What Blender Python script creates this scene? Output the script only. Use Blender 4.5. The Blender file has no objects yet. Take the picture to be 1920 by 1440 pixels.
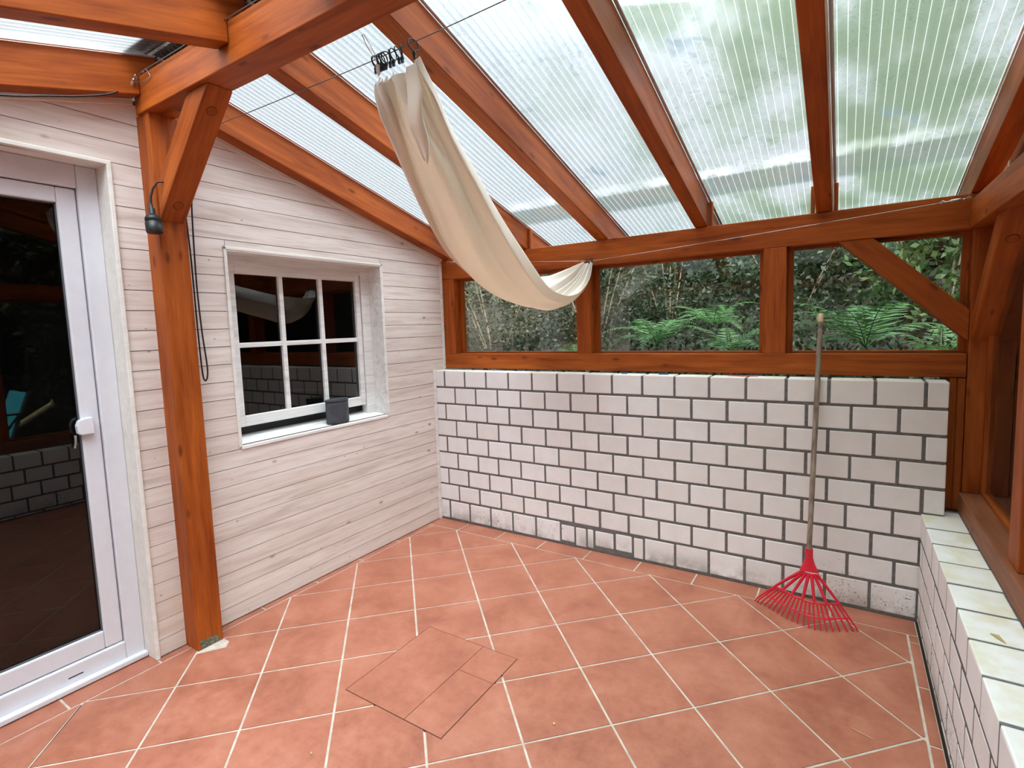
import bpy, bmesh, math, random
from mathutils import Vector, Matrix, noise as mnoise
random.seed(7)
scene = bpy.context.scene
COL = scene.collection

# ------------------------------------------------------------------ camera
cam_data = bpy.data.cameras.new('camera')
cam = bpy.data.objects.new('camera', cam_data)
COL.objects.link(cam)
FPX = 977.44
cam_data.sensor_width = 36.0
cam_data.lens = FPX / 1920.0 * 36.0
cam_data.shift_x = -(961.18 - 960.0) / 1920.0
cam_data.shift_y = -(720.0 - 702.84) / 1920.0
cam_data.clip_start = 0.02
right = Vector((0.8431287, 0.5367012, -0.0329513))
down = Vector((0.0219008, -0.0955054, -0.9951880))
fwd = Vector((-0.5372656, 0.8383499, -0.0922775))
mw = Matrix.Identity(4)
for i in range(3):
    mw[i][0] = right[i]; mw[i][1] = -down[i]; mw[i][2] = -fwd[i]
mw[0][3], mw[1][3], mw[2][3] = 2.55398, -2.92742, 1.42401
cam.matrix_world = mw
scene.camera = cam

# ------------------------------------------------------------------ world: bright overcast sky
world = bpy.data.worlds.new('overcast_sky'); scene.world = world
world.use_nodes = True
wn = world.node_tree; wn.nodes.clear()
wo = wn.nodes.new('ShaderNodeOutputWorld'); bg = wn.nodes.new('ShaderNodeBackground')
wtc = wn.nodes.new('ShaderNodeTexCoord'); wsep = wn.nodes.new('ShaderNodeSeparateXYZ')
wr = wn.nodes.new('ShaderNodeValToRGB')
wr.color_ramp.elements[0].position = 0.0; wr.color_ramp.elements[0].color = (0.55, 0.60, 0.62, 1)
wr.color_ramp.elements[1].position = 0.55; wr.color_ramp.elements[1].color = (0.84, 0.94, 1.04, 1)
wn.links.new(wtc.outputs['Generated'], wsep.inputs[0]); wn.links.new(wsep.outputs['Z'], wr.inputs[0])
wn.links.new(wr.outputs[0], bg.inputs['Color'])
bg.inputs['Strength'].default_value = 1.8
wn.links.new(bg.outputs[0], wo.inputs[0])

# hazy sun behind thin cloud, behind the viewer and to the right: very soft
sun_data = bpy.data.lights.new('hazy_sun', 'SUN'); sun_data.energy = 5.4; sun_data.angle = math.radians(75); sun_data.color = (.97, .99, 1.0)
sun = bpy.data.objects.new('hazy_sun', sun_data); COL.objects.link(sun)
sun.rotation_euler = Vector((-0.22, 0.46, -0.86)).to_track_quat('-Z', 'Y').to_euler()

scene.view_settings.view_transform = 'Standard'
scene.view_settings.look = 'None'
scene.view_settings.gamma = 1.0
scene.view_settings.use_curve_mapping = False
scene.view_settings.exposure = 1.72
scene.cycles.max_bounces = 12
scene.cycles.diffuse_bounces = 6
scene.cycles.glossy_bounces = 4
scene.cycles.transparent_max_bounces = 24
scene.cycles.transmission_bounces = 8
scene.cycles.sample_clamp_indirect = 6.0

# ------------------------------------------------------------------ node helper
class NT:
    def __init__(s, name):
        s.m = bpy.data.materials.new(name); s.m.use_nodes = True
        s.t = s.m.node_tree; s.t.nodes.clear()
        s.out = s.n('ShaderNodeOutputMaterial')
    def n(s, typ, **kw):
        nd = s.t.nodes.new(typ)
        for k, v in kw.items(): setattr(nd, k, v)
        return nd
    def l(s, a, b): s.t.links.new(a, b)
    def math(s, op, a, b=None, c=None, clamp=False):
        nd = s.n('ShaderNodeMath', operation=op); nd.use_clamp = clamp
        for i, v in enumerate((a, b, c)):
            if v is None: continue
            if isinstance(v, (int, float)): nd.inputs[i].default_value = v
            else: s.l(v, nd.inputs[i])
        return nd.outputs[0]
    def maprange(s, v, a, b, c=0.0, d=1.0, smooth=True):
        nd = s.n('ShaderNodeMapRange'); nd.interpolation_type = 'SMOOTHSTEP' if smooth else 'LINEAR'
        s.l(v, nd.inputs['Value'])
        for k, x in zip(('From Min', 'From Max', 'To Min', 'To Max'), (a, b, c, d)): nd.inputs[k].default_value = x
        return nd.outputs['Result']
    def mix(s, f, a, b, blend='MIX'):
        nd = s.n('ShaderNodeMix', data_type='RGBA', blend_type=blend)
        for k, v in ((0, f), (6, a), (7, b)):
            if isinstance(v, (int, float)): nd.inputs[k].default_value = v
            elif isinstance(v, tuple): nd.inputs[k].default_value = (*v[:3], 1)
            else: s.l(v, nd.inputs[k])
        return nd.outputs[2]
    def ramp(s, v, *st):
        nd = s.n('ShaderNodeValToRGB'); cr = nd.color_ramp
        while len(cr.elements) < len(st): cr.elements.new(0.5)
        for e, (p, c) in zip(cr.elements, st): e.position = p; e.color = (*c[:3], 1)
        s.l(v, nd.inputs[0]); return nd.outputs[0]
    def coords(s, scale=(1, 1, 1), loc=None, rnd=0.0, island=False):
        tc = s.n('ShaderNodeTexCoord'); mp = s.n('ShaderNodeMapping'); mp.inputs['Scale'].default_value = scale
        src = tc.outputs['Object']
        if rnd:
            if island:
                g = s.n('ShaderNodeNewGeometry'); r = g.outputs['Random Per Island']
            else:
                g = s.n('ShaderNodeObjectInfo'); r = g.outputs['Random']
            v = s.n('ShaderNodeCombineXYZ'); x = s.math('MULTIPLY', r, rnd)
            for i in range(3): s.l(x, v.inputs[i])
            a = s.n('ShaderNodeVectorMath', operation='ADD'); s.l(src, a.inputs[0]); s.l(v.outputs[0], a.inputs[1]); src = a.outputs[0]
        s.l(src, mp.inputs[0]); return mp.outputs[0]
    def noise(s, vec, scale=1, detail=4, rough=.55, dist=0):
        nd = s.n('ShaderNodeTexNoise'); nd.inputs['Scale'].default_value = scale; nd.inputs['Detail'].default_value = detail
        nd.inputs['Roughness'].default_value = rough; nd.inputs['Distortion'].default_value = dist
        s.l(vec, nd.inputs['Vector']); return nd.outputs['Fac']
    def voro(s, vec, scale=1, feature='F1', rnd=1.0):
        nd = s.n('ShaderNodeTexVoronoi', feature=feature); nd.inputs['Scale'].default_value = scale
        nd.inputs['Randomness'].default_value = rnd
        s.l(vec, nd.inputs['Vector']); return nd
    def bump(s, h, strength=.3, dist=.01):
        nd = s.n('ShaderNodeBump'); nd.inputs['Strength'].default_value = strength; nd.inputs['Distance'].default_value = dist
        s.l(h, nd.inputs['Height']); return nd.outputs[0]
    def pbr(s, col, rough=.6, spec=.4, bump=None, metal=0, coat=0):
        b = s.n('ShaderNodeBsdfPrincipled')
        if isinstance(col, tuple): b.inputs['Base Color'].default_value = (*col[:3], 1)
        else: s.l(col, b.inputs['Base Color'])
        if isinstance(rough, (int, float)): b.inputs['Roughness'].default_value = rough
        else: s.l(rough, b.inputs['Roughness'])
        b.inputs['Specular IOR Level'].default_value = spec; b.inputs['Metallic'].default_value = metal
        b.inputs['Coat Weight'].default_value = coat
        if bump is not None: s.l(bump, b.inputs['Normal'])
        s.l(b.outputs[0], s.out.inputs[0]); return b

# ------------------------------------------------------------------ materials
def timber(name, dark, light, knot=(.10, .02, .006), rough=.42, spec=.4):
    s = NT(name)
    v = s.coords((1.1, 11, 11), rnd=37.0)
    grain = s.noise(v, 2.2, 5, .6, .4)
    v2 = s.coords((3, 70, 70), rnd=37.0)
    fine = s.noise(v2, 1.5, 3, .6)
    big = s.noise(s.coords((1.5, 2.5, 2.5), rnd=17.0), 1.3, 2)
    g = s.math('ADD', s.math('MULTIPLY', grain, .6), s.math('ADD', s.math('MULTIPLY', fine, .22), s.math('MULTIPLY', big, .25)))
    c = s.ramp(g, (.38, dark), (.66, light))
    vk = s.voro(s.coords((2.4, 6.5, 6.5), rnd=11.0), 1.7)
    kd = s.maprange(vk.outputs['Distance'], .05, .16, 1, 0)
    c = s.mix(s.math('MULTIPLY', kd, .8), c, knot)
    s.pbr(c, rough, spec, s.bump(s.math('ADD', grain, fine), .12, .004))
    return s.m
M_TIMBER = timber('orange_glazed_timber', (.19, .032, .003), (.43, .100, .014), spec=.2, rough=.5)
M_KNOT = None
M_TIMBER2 = timber('weathered_brown_timber', (.16, .045, .014), (.30, .10, .045), rough=.6)

def whitewash(name, base, light, dark, knots=True, stretch=(26, 1.6, 26)):
    s = NT(name)
    v = s.coords(stretch, rnd=9.0, island=True)
    g = s.noise(v, 1.0, 6, .65, .6)
    fine = s.noise(s.coords(tuple(a * 4 for a in stretch), rnd=9.0, island=True), 1.0, 3)
    c = s.ramp(g, (.30, dark), (.47, base), (.62, light))
    c = s.mix(s.math('MULTIPLY', s.maprange(fine, .5, .72), .45), c, dark)
    geo = s.n('ShaderNodeNewGeometry')
    tone = s.maprange(geo.outputs['Random Per Island'], 0, 1, .0, .34 if knots else .03, False)
    c = s.mix(tone, c, (.60, .50, .45))
    if knots:
        vk = s.voro(s.coords((5, 2.6, 5), rnd=5.0, island=True), 1.5)
        c = s.mix(s.math('MULTIPLY', s.maprange(vk.outputs['Distance'], .03, .10, 1, 0), .75), c, (.24, .17, .14))
        vk = s.voro(s.coords((9, 5, 9), rnd=3.0, island=True), 1.7)
        c = s.mix(s.math('MULTIPLY', s.maprange(vk.outputs['Distance'], .03, .075, 1, 0), .65), c, (.17, .11, .085))
        st = s.noise(s.coords((1, 1.3, 2.2)), 1.4, 2)
        c = s.mix(s.math('MULTIPLY', s.maprange(st, .58, .75), .35), c, (.60, .48, .33))
    s.pbr(c, .7, .25, s.bump(g, .15, .003))
    return s.m
M_CLAD = whitewash('whitewashed_pine', (.72, .62, .57), (.79, .71, .67), (.54, .44, .39))
M_WTRIM = whitewash('white_painted_wood', (.74, .72, .70), (.82, .81, .80), (.58, .55, .53), False)
M_CTRIM = whitewash('cream_painted_board', (.74, .70, .65), (.78, .745, .70), (.68, .63, .57), False)

def simple(name, col, rough=.5, spec=.4, metal=0, var=0, scale=20):
    s = NT(name)
    if var:
        n = s.noise(s.coords((scale,) * 3), 1, 3)
        c = s.ramp(n, (.35, tuple(a * (1 - var) for a in col)), (.65, tuple(min(1, a * (1 + var)) for a in col)))
    else: c = col
    s.pbr(c, rough, spec, metal=metal); return s.m
M_PVC = simple('white_plastic_frame', (.66, .645, .69), .3, .5, var=.02)
M_BLACKRUB = simple('black_rubber', (.015, .015, .017), .45, .4)
M_GASKET = simple('grey_gasket', (.10, .10, .11), .6, .3)
M_STEEL = simple('galvanised_steel', (.45, .45, .46), .35, .5, .9, var=.15, scale=60)
M_WIRE = simple('steel_wire', (.16, .16, .17), .4, .5, .6)
M_REDPL = simple('red_plastic', (.62, .012, .035), .35, .5, var=.08, scale=15)
M_POT = simple('dark_grey_metal', (.045, .05, .06), .5, .5, var=.25, scale=14)
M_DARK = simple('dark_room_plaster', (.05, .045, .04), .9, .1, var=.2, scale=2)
M_TEAL = simple('turquoise_mesh_fabric', (.05, .42, .50), .7, .3, var=.08, scale=50)
M_FRAME = simple('dark_painted_tube', (.03, .035, .04), .4, .5)
M_BLUE = simple('blue_tape', (.02, .10, .35), .6, .3)
M_ALU = simple('aluminium_profile', (.62, .66, .70), .35, .5, .5, var=.08, scale=8)
M_SEAL = simple('white_edge_seal', (.80, .82, .80), .5, .4, var=.05, scale=8)
M_KNOT = simple('dark_wood_joint', (.07, .018, .006), .7, .2)

def brick_mat():
    s = NT('white_sand_lime_brick')
    geo = s.n('ShaderNodeNewGeometry')
    tc = s.n('ShaderNodeTexCoord'); sp = s.n('ShaderNodeSeparateXYZ'); s.l(tc.outputs['Object'], sp.inputs[0])
    v = s.coords((1, 1, 1))
    n1 = s.noise(v, 9, 4, .6)
    c = s.ramp(n1, (.3, (.81, .785, .785)), (.65, (.87, .855, .86)))
    c = s.mix(s.maprange(geo.outputs['Random Per Island'], 0, 1, 0, .35, False), c, (.70, .645, .61))
    # speckles: pits everywhere, dense dirt in the lowest courses
    vs = s.noise(v, 75, 2, .7)
    low = s.maprange(sp.outputs['Z'], .02, .42, 1, 0)
    patch = s.maprange(s.noise(v, 3.3, 3), .42, .60)
    thr = s.math('SUBTRACT', .755, s.math('MULTIPLY', s.math('MULTIPLY', low, patch), .17))
    spk = s.maprange(s.math('SUBTRACT', vs, thr), 0, .03)
    c = s.mix(s.math('MULTIPLY', spk, .75), c, (.16, .14, .12))
    # grime along the foot of the wall
    foot = s.math('MULTIPLY', s.maprange(sp.outputs['Z'], .0, .13, 1, 0), s.maprange(s.noise(v, 7, 5, .7), .38, .62))
    c = s.mix(s.math('MULTIPLY', foot, .75), c, (.30, .28, .25))
    # yellow-ochre weathering on top faces
    nz = s.n('ShaderNodeSeparateXYZ'); s.l(geo.outputs['Normal'], nz.inputs[0])
    top = s.maprange(nz.outputs['Z'], .6, .9)
    c = s.mix(s.math('MULTIPLY', top, s.maprange(s.noise(v, 5, 4, .65), .40, .66, .0, .7)), c, (.70, .60, .40))
    s.pbr(c, .75, .25, s.bump(s.noise(v, 60, 3), .25, .002)); return s.m
M_BRICK = brick_mat()
def mortar_mat():
    s = NT('grey_mortar'); v = s.coords()
    c = s.ramp(s.noise(v, 45, 4, .7), (.3, (.12, .112, .11)), (.7, (.20, .19, .185)))
    s.pbr(c, .9, .1, s.bump(s.noise(v, 120, 2), .4, .002)); return s.m
M_MORTAR = mortar_mat()
def tile_mat():
    s = NT('terracotta_tile'); v = s.coords()
    geo = s.n('ShaderNodeNewGeometry')
    n = s.noise(v, 4.2, 6, .65, .3); n2 = s.noise(v, 26, 4, .7)
    f = s.math('ADD', s.math('MULTIPLY', n, .65), s.math('MULTIPLY', n2, .35))
    c = s.ramp(f, (.36, (.27, .082, .047)), (.5, (.36, .122, .071)), (.64, (.43, .170, .107)))
    c = s.mix(s.maprange(geo.outputs['Random Per Island'], 0, 1, 0, .22, False), c, (.43, .155, .11))
    vs = s.noise(v, 95, 1, .5)
    c = s.mix(s.math('MULTIPLY', s.maprange(vs, .74, .78), .7), c, (.20, .07, .05))
    s.pbr(c, s.maprange(n2, .3, .7, .38, .55), .42, s.bump(n2, .06, .002)); return s.m
M_TILE = tile_mat()
def grout_mat():
    s = NT('pale_grout'); v = s.coords()
    c = s.ramp(s.noise(v, 14, 4, .6), (.32, (.42, .33, .27)), (.6, (.57, .49, .42)))
    s.pbr(c, .9, .1); return s.m
M_GROUT = grout_mat()
M_CRACK = simple('open_dark_joint', (.035, .022, .018), .95, .1)

def glass_mat(name, tint, refl=1.0, rough=0.0, dirt=0.0):
    s = NT(name)
    tr = s.n('ShaderNodeBsdfTransparent'); tr.inputs[0].default_value = (*tint, 1)
    gl = s.n('ShaderNodeBsdfGlossy'); gl.inputs['Roughness'].default_value = rough; gl.inputs['Color'].default_value = (refl, refl, refl, 1)
    fr = s.n('ShaderNodeFresnel'); fr.inputs['IOR'].default_value = 1.5
    mx = s.n('ShaderNodeMixShader'); s.l(fr.outputs[0], mx.inputs[0]); s.l(tr.outputs[0], mx.inputs[1]); s.l(gl.outputs[0], mx.inputs[2])
    last = mx.outputs[0]
    if dirt:
        df = s.n('ShaderNodeBsdfDiffuse'); df.inputs[0].default_value = (.55, .55, .52, 1)
        v = s.coords(); f = s.maprange(s.noise(v, 60, 3, .7), .52, .75, dirt * .35, dirt * 2.2)
        m2 = s.n('ShaderNodeMixShader'); s.l(f, m2.inputs[0]); s.l(last, m2.inputs[1]); s.l(df.outputs[0], m2.inputs[2]); last = m2.outputs[0]
    s.l(last, s.out.inputs[0]); return s.m
M_GLASS = glass_mat('dusty_window_glass', (.88, .92, .90), 1, 0, .012)
M_HGLASS = glass_mat('coated_house_glass', (.40, .41, .42), 1.0, 0, 0)

def poly_mat():
    s = NT('twin_wall_polycarbonate')
    tc = s.n('ShaderNodeTexCoord'); sp = s.n('ShaderNodeSeparateXYZ'); s.l(tc.outputs['Object'], sp.inputs[0])
    X, Y = sp.outputs['X'], sp.outputs['Y']
    ph = s.math('FRACT', s.math('MULTIPLY', X, 1 / .0302))
    rib = s.math('MULTIPLY', s.maprange(ph, .0, .03, 0, 1), s.maprange(ph, .07, .10, 1, 0))
    v = s.coords()
    # algae: pale yellow-green film, heavier to the right; fine crinkled hair lines and blue-grey wet spots
    side = s.maprange(X, .9, 2.4)
    n = s.noise(s.coords((1.6, 1.0, 1.0)), 2.0, 4, .6)
    alg = s.math('MULTIPLY', s.maprange(n, .36, .62), s.math('ADD', s.math('MULTIPLY', side, .75), .08))
    crn = s.noise(v, 15, 2, .6, 2.8)
    lines = s.math('SUBTRACT', 1, s.maprange(s.math('ABSOLUTE', s.math('SUBTRACT', crn, .5)), .0, .030))
    lines = s.math('MULTIPLY', lines, s.math('ADD', s.math('MULTIPLY', s.maprange(X, .5, 1.6), .55), .0))
    lines = s.math('MULTIPLY', lines, s.maprange(s.noise(v, 2.6, 3, .6), .40, .62, .25, 1))
    wet = s.math('MULTIPLY', s.maprange(s.noise(v, 5, 5, .7, .8), .60, .68), s.math('MULTIPLY', s.maprange(X, .6, 1.8), .6))
    col = s.mix(alg, (.95, .975, .98), (.36, .42, .31))
    col = s.mix(lines, col, (.26, .33, .30))
    col = s.mix(wet, col, (.42, .52, .58))
    groove = s.math('MULTIPLY', s.maprange(ph, .45, .52, 0, 1), s.maprange(ph, .68, .75, 1, 0))
    groove = s.math('MULTIPLY', groove, s.maprange(X, 1.3, 2.2, .5, .0))
    col = s.mix(groove, col, (.50, .62, .70))
    # a darker and a lighter band across the sheets above the eaves beam
    b1 = s.math('MULTIPLY', s.maprange(Y, -.075, -.06, 0, 1), s.maprange(Y, .10, .14, 1, 0))
    col = s.mix(s.math('MULTIPLY', b1, .55), col, (.40, .45, .40))
    wob = s.math('MULTIPLY', s.math('SUBTRACT', s.noise(s.coords((14, 3, 3)), 1.6, 3), .5), .10)
    Yw = s.math('ADD', Y, wob)
    b2 = s.math('MULTIPLY', s.maprange(Yw, -.19, -.12, 0, 1), s.maprange(Yw, -.10, -.06, 1, 0))
    b2 = s.math('MULTIPLY', b2, s.maprange(s.noise(s.coords((2.2, 1, 1)), 1.5, 2), .35, .6, .25, 1))
    opq = s.math('ADD', s.math('MULTIPLY', alg, .22), s.math('ADD', s.math('MULTIPLY', rib, .24), s.math('MULTIPLY', b2, .13)))
    opq = s.math('ADD', opq, .18, clamp=True)
    ribcol = s.mix(s.math('MULTIPLY', s.math('MAXIMUM', rib, s.math('MULTIPLY', b2, .4)), .6), col, (.95, .98, .96))
    tr = s.n('ShaderNodeBsdfTransparent'); s.l(ribcol, tr.inputs[0])
    tl = s.n('ShaderNodeBsdfTranslucent'); s.l(ribcol, tl.inputs[0])
    df = s.n('ShaderNodeBsdfDiffuse'); s.l(ribcol, df.inputs[0])
    gl = s.n('ShaderNodeBsdfGlossy'); gl.inputs['Roughness'].default_value = .12
    m1 = s.n('ShaderNodeMixShader'); m1.inputs[0].default_value = .12; s.l(tl.outputs[0], m1.inputs[1]); s.l(df.outputs[0], m1.inputs[2])
    m2 = s.n('ShaderNodeMixShader'); s.l(opq, m2.inputs[0]); s.l(tr.outputs[0], m2.inputs[1]); s.l(m1.outputs[0], m2.inputs[2])
    fr = s.n('ShaderNodeFresnel'); fr.inputs[0].default_value = 1.37
    m3 = s.n('ShaderNodeMixShader'); s.l(fr.outputs[0], m3.inputs[0]); s.l(m2.outputs[0], m3.inputs[1]); s.l(gl.outputs[0], m3.inputs[2])
    s.l(m3.outputs[0], s.out.inputs[0]); return s.m
M_POLY = poly_mat()

def cloth_mat():
    s = NT('cream_cotton'); v = s.coords()
    c = s.ramp(s.noise(v, 3, 3), (.35, (.88, .83, .77)), (.65, (.92, .88, .83)))
    w = s.noise(v, 260, 2)
    b = s.bump(w, .08, .001)
    df = s.n('ShaderNodeBsdfDiffuse'); s.l(c, df.inputs[0]); s.l(b, df.inputs['Normal'])
    tl = s.n('ShaderNodeBsdfTranslucent'); tl.inputs[0].default_value = (.90, .80, .64, 1)
    m = s.n('ShaderNodeMixShader'); m.inputs[0].default_value = .30
    s.l(df.outputs[0], m.inputs[1]); s.l(tl.outputs[0], m.inputs[2]); s.l(m.outputs[0], s.out.inputs[0]); return s.m
M_CLOTH = cloth_mat()
def leaf_mat(name, a, b):
    s = NT(name)
    g = s.n('ShaderNodeNewGeometry')
    c = s.mix(g.outputs['Random Per Island'], a, b)
    p = s.pbr(c, .5, .3)
    tl = s.n('ShaderNodeBsdfTranslucent'); s.l(c, tl.inputs[0])
    m = s.n('ShaderNodeMixShader'); m.inputs[0].default_value = .3
    s.l(p.outputs[0], m.inputs[1]); s.l(tl.outputs[0], m.inputs[2]); s.l(m.outputs[0], s.out.inputs[0]); return s.m
M_FERN = leaf_mat('fern_green', (.026, .07, .020), (.07, .145, .04))
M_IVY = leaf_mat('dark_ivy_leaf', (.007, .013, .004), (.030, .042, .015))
M_OLIVE = leaf_mat('dry_olive_leaf', (.03, .035, .014), (.11, .10, .05))
M_TREE = leaf_mat('tree_leaf', (.020, .045, .012), (.07, .11, .030))
M_SOIL = simple('dark_garden_soil', (.018, .015, .011), .95, .1, var=.5, scale=9)
M_BARK = simple('grey_brown_bark', (.13, .095, .07), .9, .1, var=.4, scale=12)
M_TWIG = simple('dry_twig', (.22, .16, .11), .8, .1, var=.3, scale=30)
M_LOG = simple('pale_wood_pole', (.42, .33, .16), .7, .2, var=.2, scale=20)
def handle_mat():
    s = NT('weathered_ash_pole'); v = s.coords((40, 40, 3))
    n = s.noise(v, 1.2, 4, .6)
    c = s.ramp(n, (.35, (.15, .105, .085)), (.65, (.33, .26, .20)))
    s.pbr(c, .6, .3); return s.m
M_POLE = handle_mat()
M_TIP = simple('bare_light_wood', (.62, .42, .27), .6, .3, var=.1, scale=30)

# ------------------------------------------------------------------ object helpers
def link(o, parent=None):
    COL.objects.link(o)
    if parent is not None: o.parent = parent
    return o
def tag(o, label=None, cat=None, group=None, kind=None):
    if label: o['label'] = label
    if cat: o['category'] = cat
    if group: o['group'] = group
    if kind: o['kind'] = kind
    return o
def empty(name, loc=(0, 0, 0), label=None, cat=None, group=None):
    o = bpy.data.objects.new(name, None); o.empty_display_size = .05; o.location = loc
    return tag(link(o), label, cat, group)
class MB:
    def __init__(s): s.v = []; s.f = []; s.mi = []; s.sm = []
    def add(s, verts, faces, mi=0, smooth=False):
        b = len(s.v); s.v += [tuple(v) for v in verts]
        for f in faces: s.f.append(tuple(b + i for i in f)); s.mi.append(mi); s.sm.append(smooth)
    def box(s, lo, hi, mi=0):
        x0, y0, z0 = lo; x1, y1, z1 = hi
        s.add([(x0, y0, z0), (x1, y0, z0), (x1, y1, z0), (x0, y1, z0), (x0, y0, z1), (x1, y0, z1), (x1, y1, z1), (x0, y1, z1)],
              [(0, 3, 2, 1), (4, 5, 6, 7), (0, 1, 5, 4), (1, 2, 6, 5), (2, 3, 7, 6), (3, 0, 4, 7)], mi)
    def prism(s, poly, fn, a, b, mi=0):      # poly in 2D (ccw seen from +b side), fn(u, v, w) -> xyz
        n = len(poly)
        vs = [fn(u, v, a) for u, v in poly] + [fn(u, v, b) for u, v in poly]
        fs = [tuple(range(n - 1, -1, -1)), tuple(range(n, 2 * n))]
        fs += [(i, (i + 1) % n, n + (i + 1) % n, n + i) for i in range(n)]
        s.add(vs, fs, mi)
    def tube(s, pts, r, n=8, mi=0, caps=True, smooth=True):
        pts = [Vector(p) for p in pts]; m = len(pts)
        rr = r if isinstance(r, (list, tuple)) else [r] * m
        t0 = (pts[1] - pts[0]).normalized()
        ref = Vector((0, 0, 1)) if abs(t0.z) < .9 else Vector((1, 0, 0))
        u = t0.cross(ref).normalized(); vs = []
        for i, p in enumerate(pts):
            t = (pts[min(i + 1, m - 1)] - pts[max(i - 1, 0)]).normalized()
            u = (u - t * u.dot(t)).normalized(); w = t.cross(u)
            for k in range(n):
                a = 2 * math.pi * k / n
                vs.append(p + (u * math.cos(a) + w * math.sin(a)) * rr[i])
        fs = [(i * n + k, i * n + (k + 1) % n, (i + 1) * n + (k + 1) % n, (i + 1) * n + k) for i in range(m - 1) for k in range(n)]
        s.add(vs, fs, mi, smooth)
        if caps:
            s.add(vs[:n], [tuple(range(n - 1, -1, -1))], mi); s.add(vs[-n:], [tuple(range(n))], mi)
    def torus(s, c, ax, R, r, n=16, k=6, mi=0):
        ax = Vector(ax).normalized(); ref = Vector((0, 0, 1)) if abs(ax.z) < .9 else Vector((1, 0, 0))
        u = ax.cross(ref).normalized(); w = ax.cross(u); c = Vector(c); vs = []
        for i in range(n):
            a = 2 * math.pi * i / n; d = u * math.cos(a) + w * math.sin(a)
            for j in range(k):
                b = 2 * math.pi * j / k
                vs.append(c + d * (R + r * math.cos(b)) + ax * r * math.sin(b))
        fs = [(i * k + j, ((i + 1) % n) * k + j, ((i + 1) % n) * k + (j + 1) % k, i * k + (j + 1) % k) for i in range(n) for j in range(k)]
        s.add(vs, fs, mi, True)
    def lathe(s, prof, c=(0, 0, 0), n=24, mi=0, sx=1, sy=1):
        vs = []
        for r, z in prof:
            for k in range(n):
                a = 2 * math.pi * k / n; vs.append((c[0] + r * sx * math.cos(a), c[1] + r * sy * math.sin(a), c[2] + z))
        fs = [(i * n + k, i * n + (k + 1) % n, (i + 1) * n + (k + 1) % n, (i + 1) * n + k) for i in range(len(prof) - 1) for k in range(n)]
        s.add(vs, fs, mi, True)
        s.add(vs[:n], [tuple(range(n - 1, -1, -1))], mi); s.add(vs[-n:], [tuple(range(n))], mi)
    def build(s, name, mats, parent=None, bevel=0, seg=2, origin=None, weld=False):
        if not isinstance(mats, (list, tuple)): mats = [mats]
        me = bpy.data.meshes.new(name)
        org = Vector(origin) if origin is not None else Vector((0, 0, 0))
        me.from_pydata([tuple(Vector(v) - org) for v in s.v], [], s.f)
        for m in mats: me.materials.append(m)
        for p, mi, sm in zip(me.polygons, s.mi, s.sm): p.material_index = mi; p.use_smooth = sm
        bm = bmesh.new(); bm.from_mesh(me)
        if weld: bmesh.ops.remove_doubles(bm, verts=bm.verts, dist=1e-5)
        bmesh.ops.recalc_face_normals(bm, faces=bm.faces); bm.to_mesh(me); bm.free()
        o = bpy.data.objects.new(name, me)
        if origin is not None and parent is None: o.location = org
        link(o, parent)
        if bevel:
            b = o.modifiers.new('bevel', 'BEVEL'); b.width = bevel; b.segments = seg; b.limit_method = 'ANGLE'; b.angle_limit = math.radians(40)
            b.harden_normals = False
        return o

def polybeam(name, org, xd, zd, prof, w, mat=None, parent=None, bevel=.004, label=None, cat=None, group=None):
    """profile (x along grain, z) extruded +-w/2 sideways; grain runs along local X"""
    X = Vector(xd).normalized(); Z = Vector(zd); Z = (Z - X * Z.dot(X)).normalized(); Y = Z.cross(X)
    b = MB(); b.prism(prof, lambda u, v, t: (u, -t, v), -w / 2, w / 2)
    o = b.build(name, mat or M_TIMBER, parent, bevel)
    m = Matrix.Identity(4)
    for i in range(3): m[i][0] = X[i]; m[i][1] = Y[i]; m[i][2] = Z[i]; m[i][3] = org[i]
    o.matrix_basis = m
    return tag(o, label, cat, group)
def beam(name, lo, hi, axis, **kw):
    """axis-aligned beam filling the box lo-hi with the grain along axis"""
    lo = Vector(lo); hi = Vector(hi); c = (lo + hi) / 2; L = hi[axis] - lo[axis]
    if axis == 0:   xd, zd, h, w = (1, 0, 0), (0, 0, 1), hi.z - lo.z, hi.y - lo.y; org = (lo.x, c.y, lo.z)
    elif axis == 1: xd, zd, h, w = (0, 1, 0), (0, 0, 1), hi.z - lo.z, hi.x - lo.x; org = (c.x, lo.y, lo.z)
    else:           xd, zd, h, w = (0, 0, 1), (0, -1, 0), hi.y - lo.y, hi.x - lo.x; org = (c.x, hi.y, lo.z)
    return polybeam(name, org, xd, zd, [(0, 0), (L, 0), (L, h), (0, h)], w, **kw)

# ------------------------------------------------------------------ key dimensions
SL = .27                      # roof slope
def zr(y):                    # underside of the rafters
    return 1.935 + SL * (.12 - y) if y > -1.77 else 1.935 + SL * 1.89 - SL * (-1.77 - y)
RH = .152                     # rafter height measured vertically
YF = -3.75                    # how far the porch runs towards the viewer
BM = .1851; RHT = .12112; BX0 = .0844; HB = 1.1186

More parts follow.
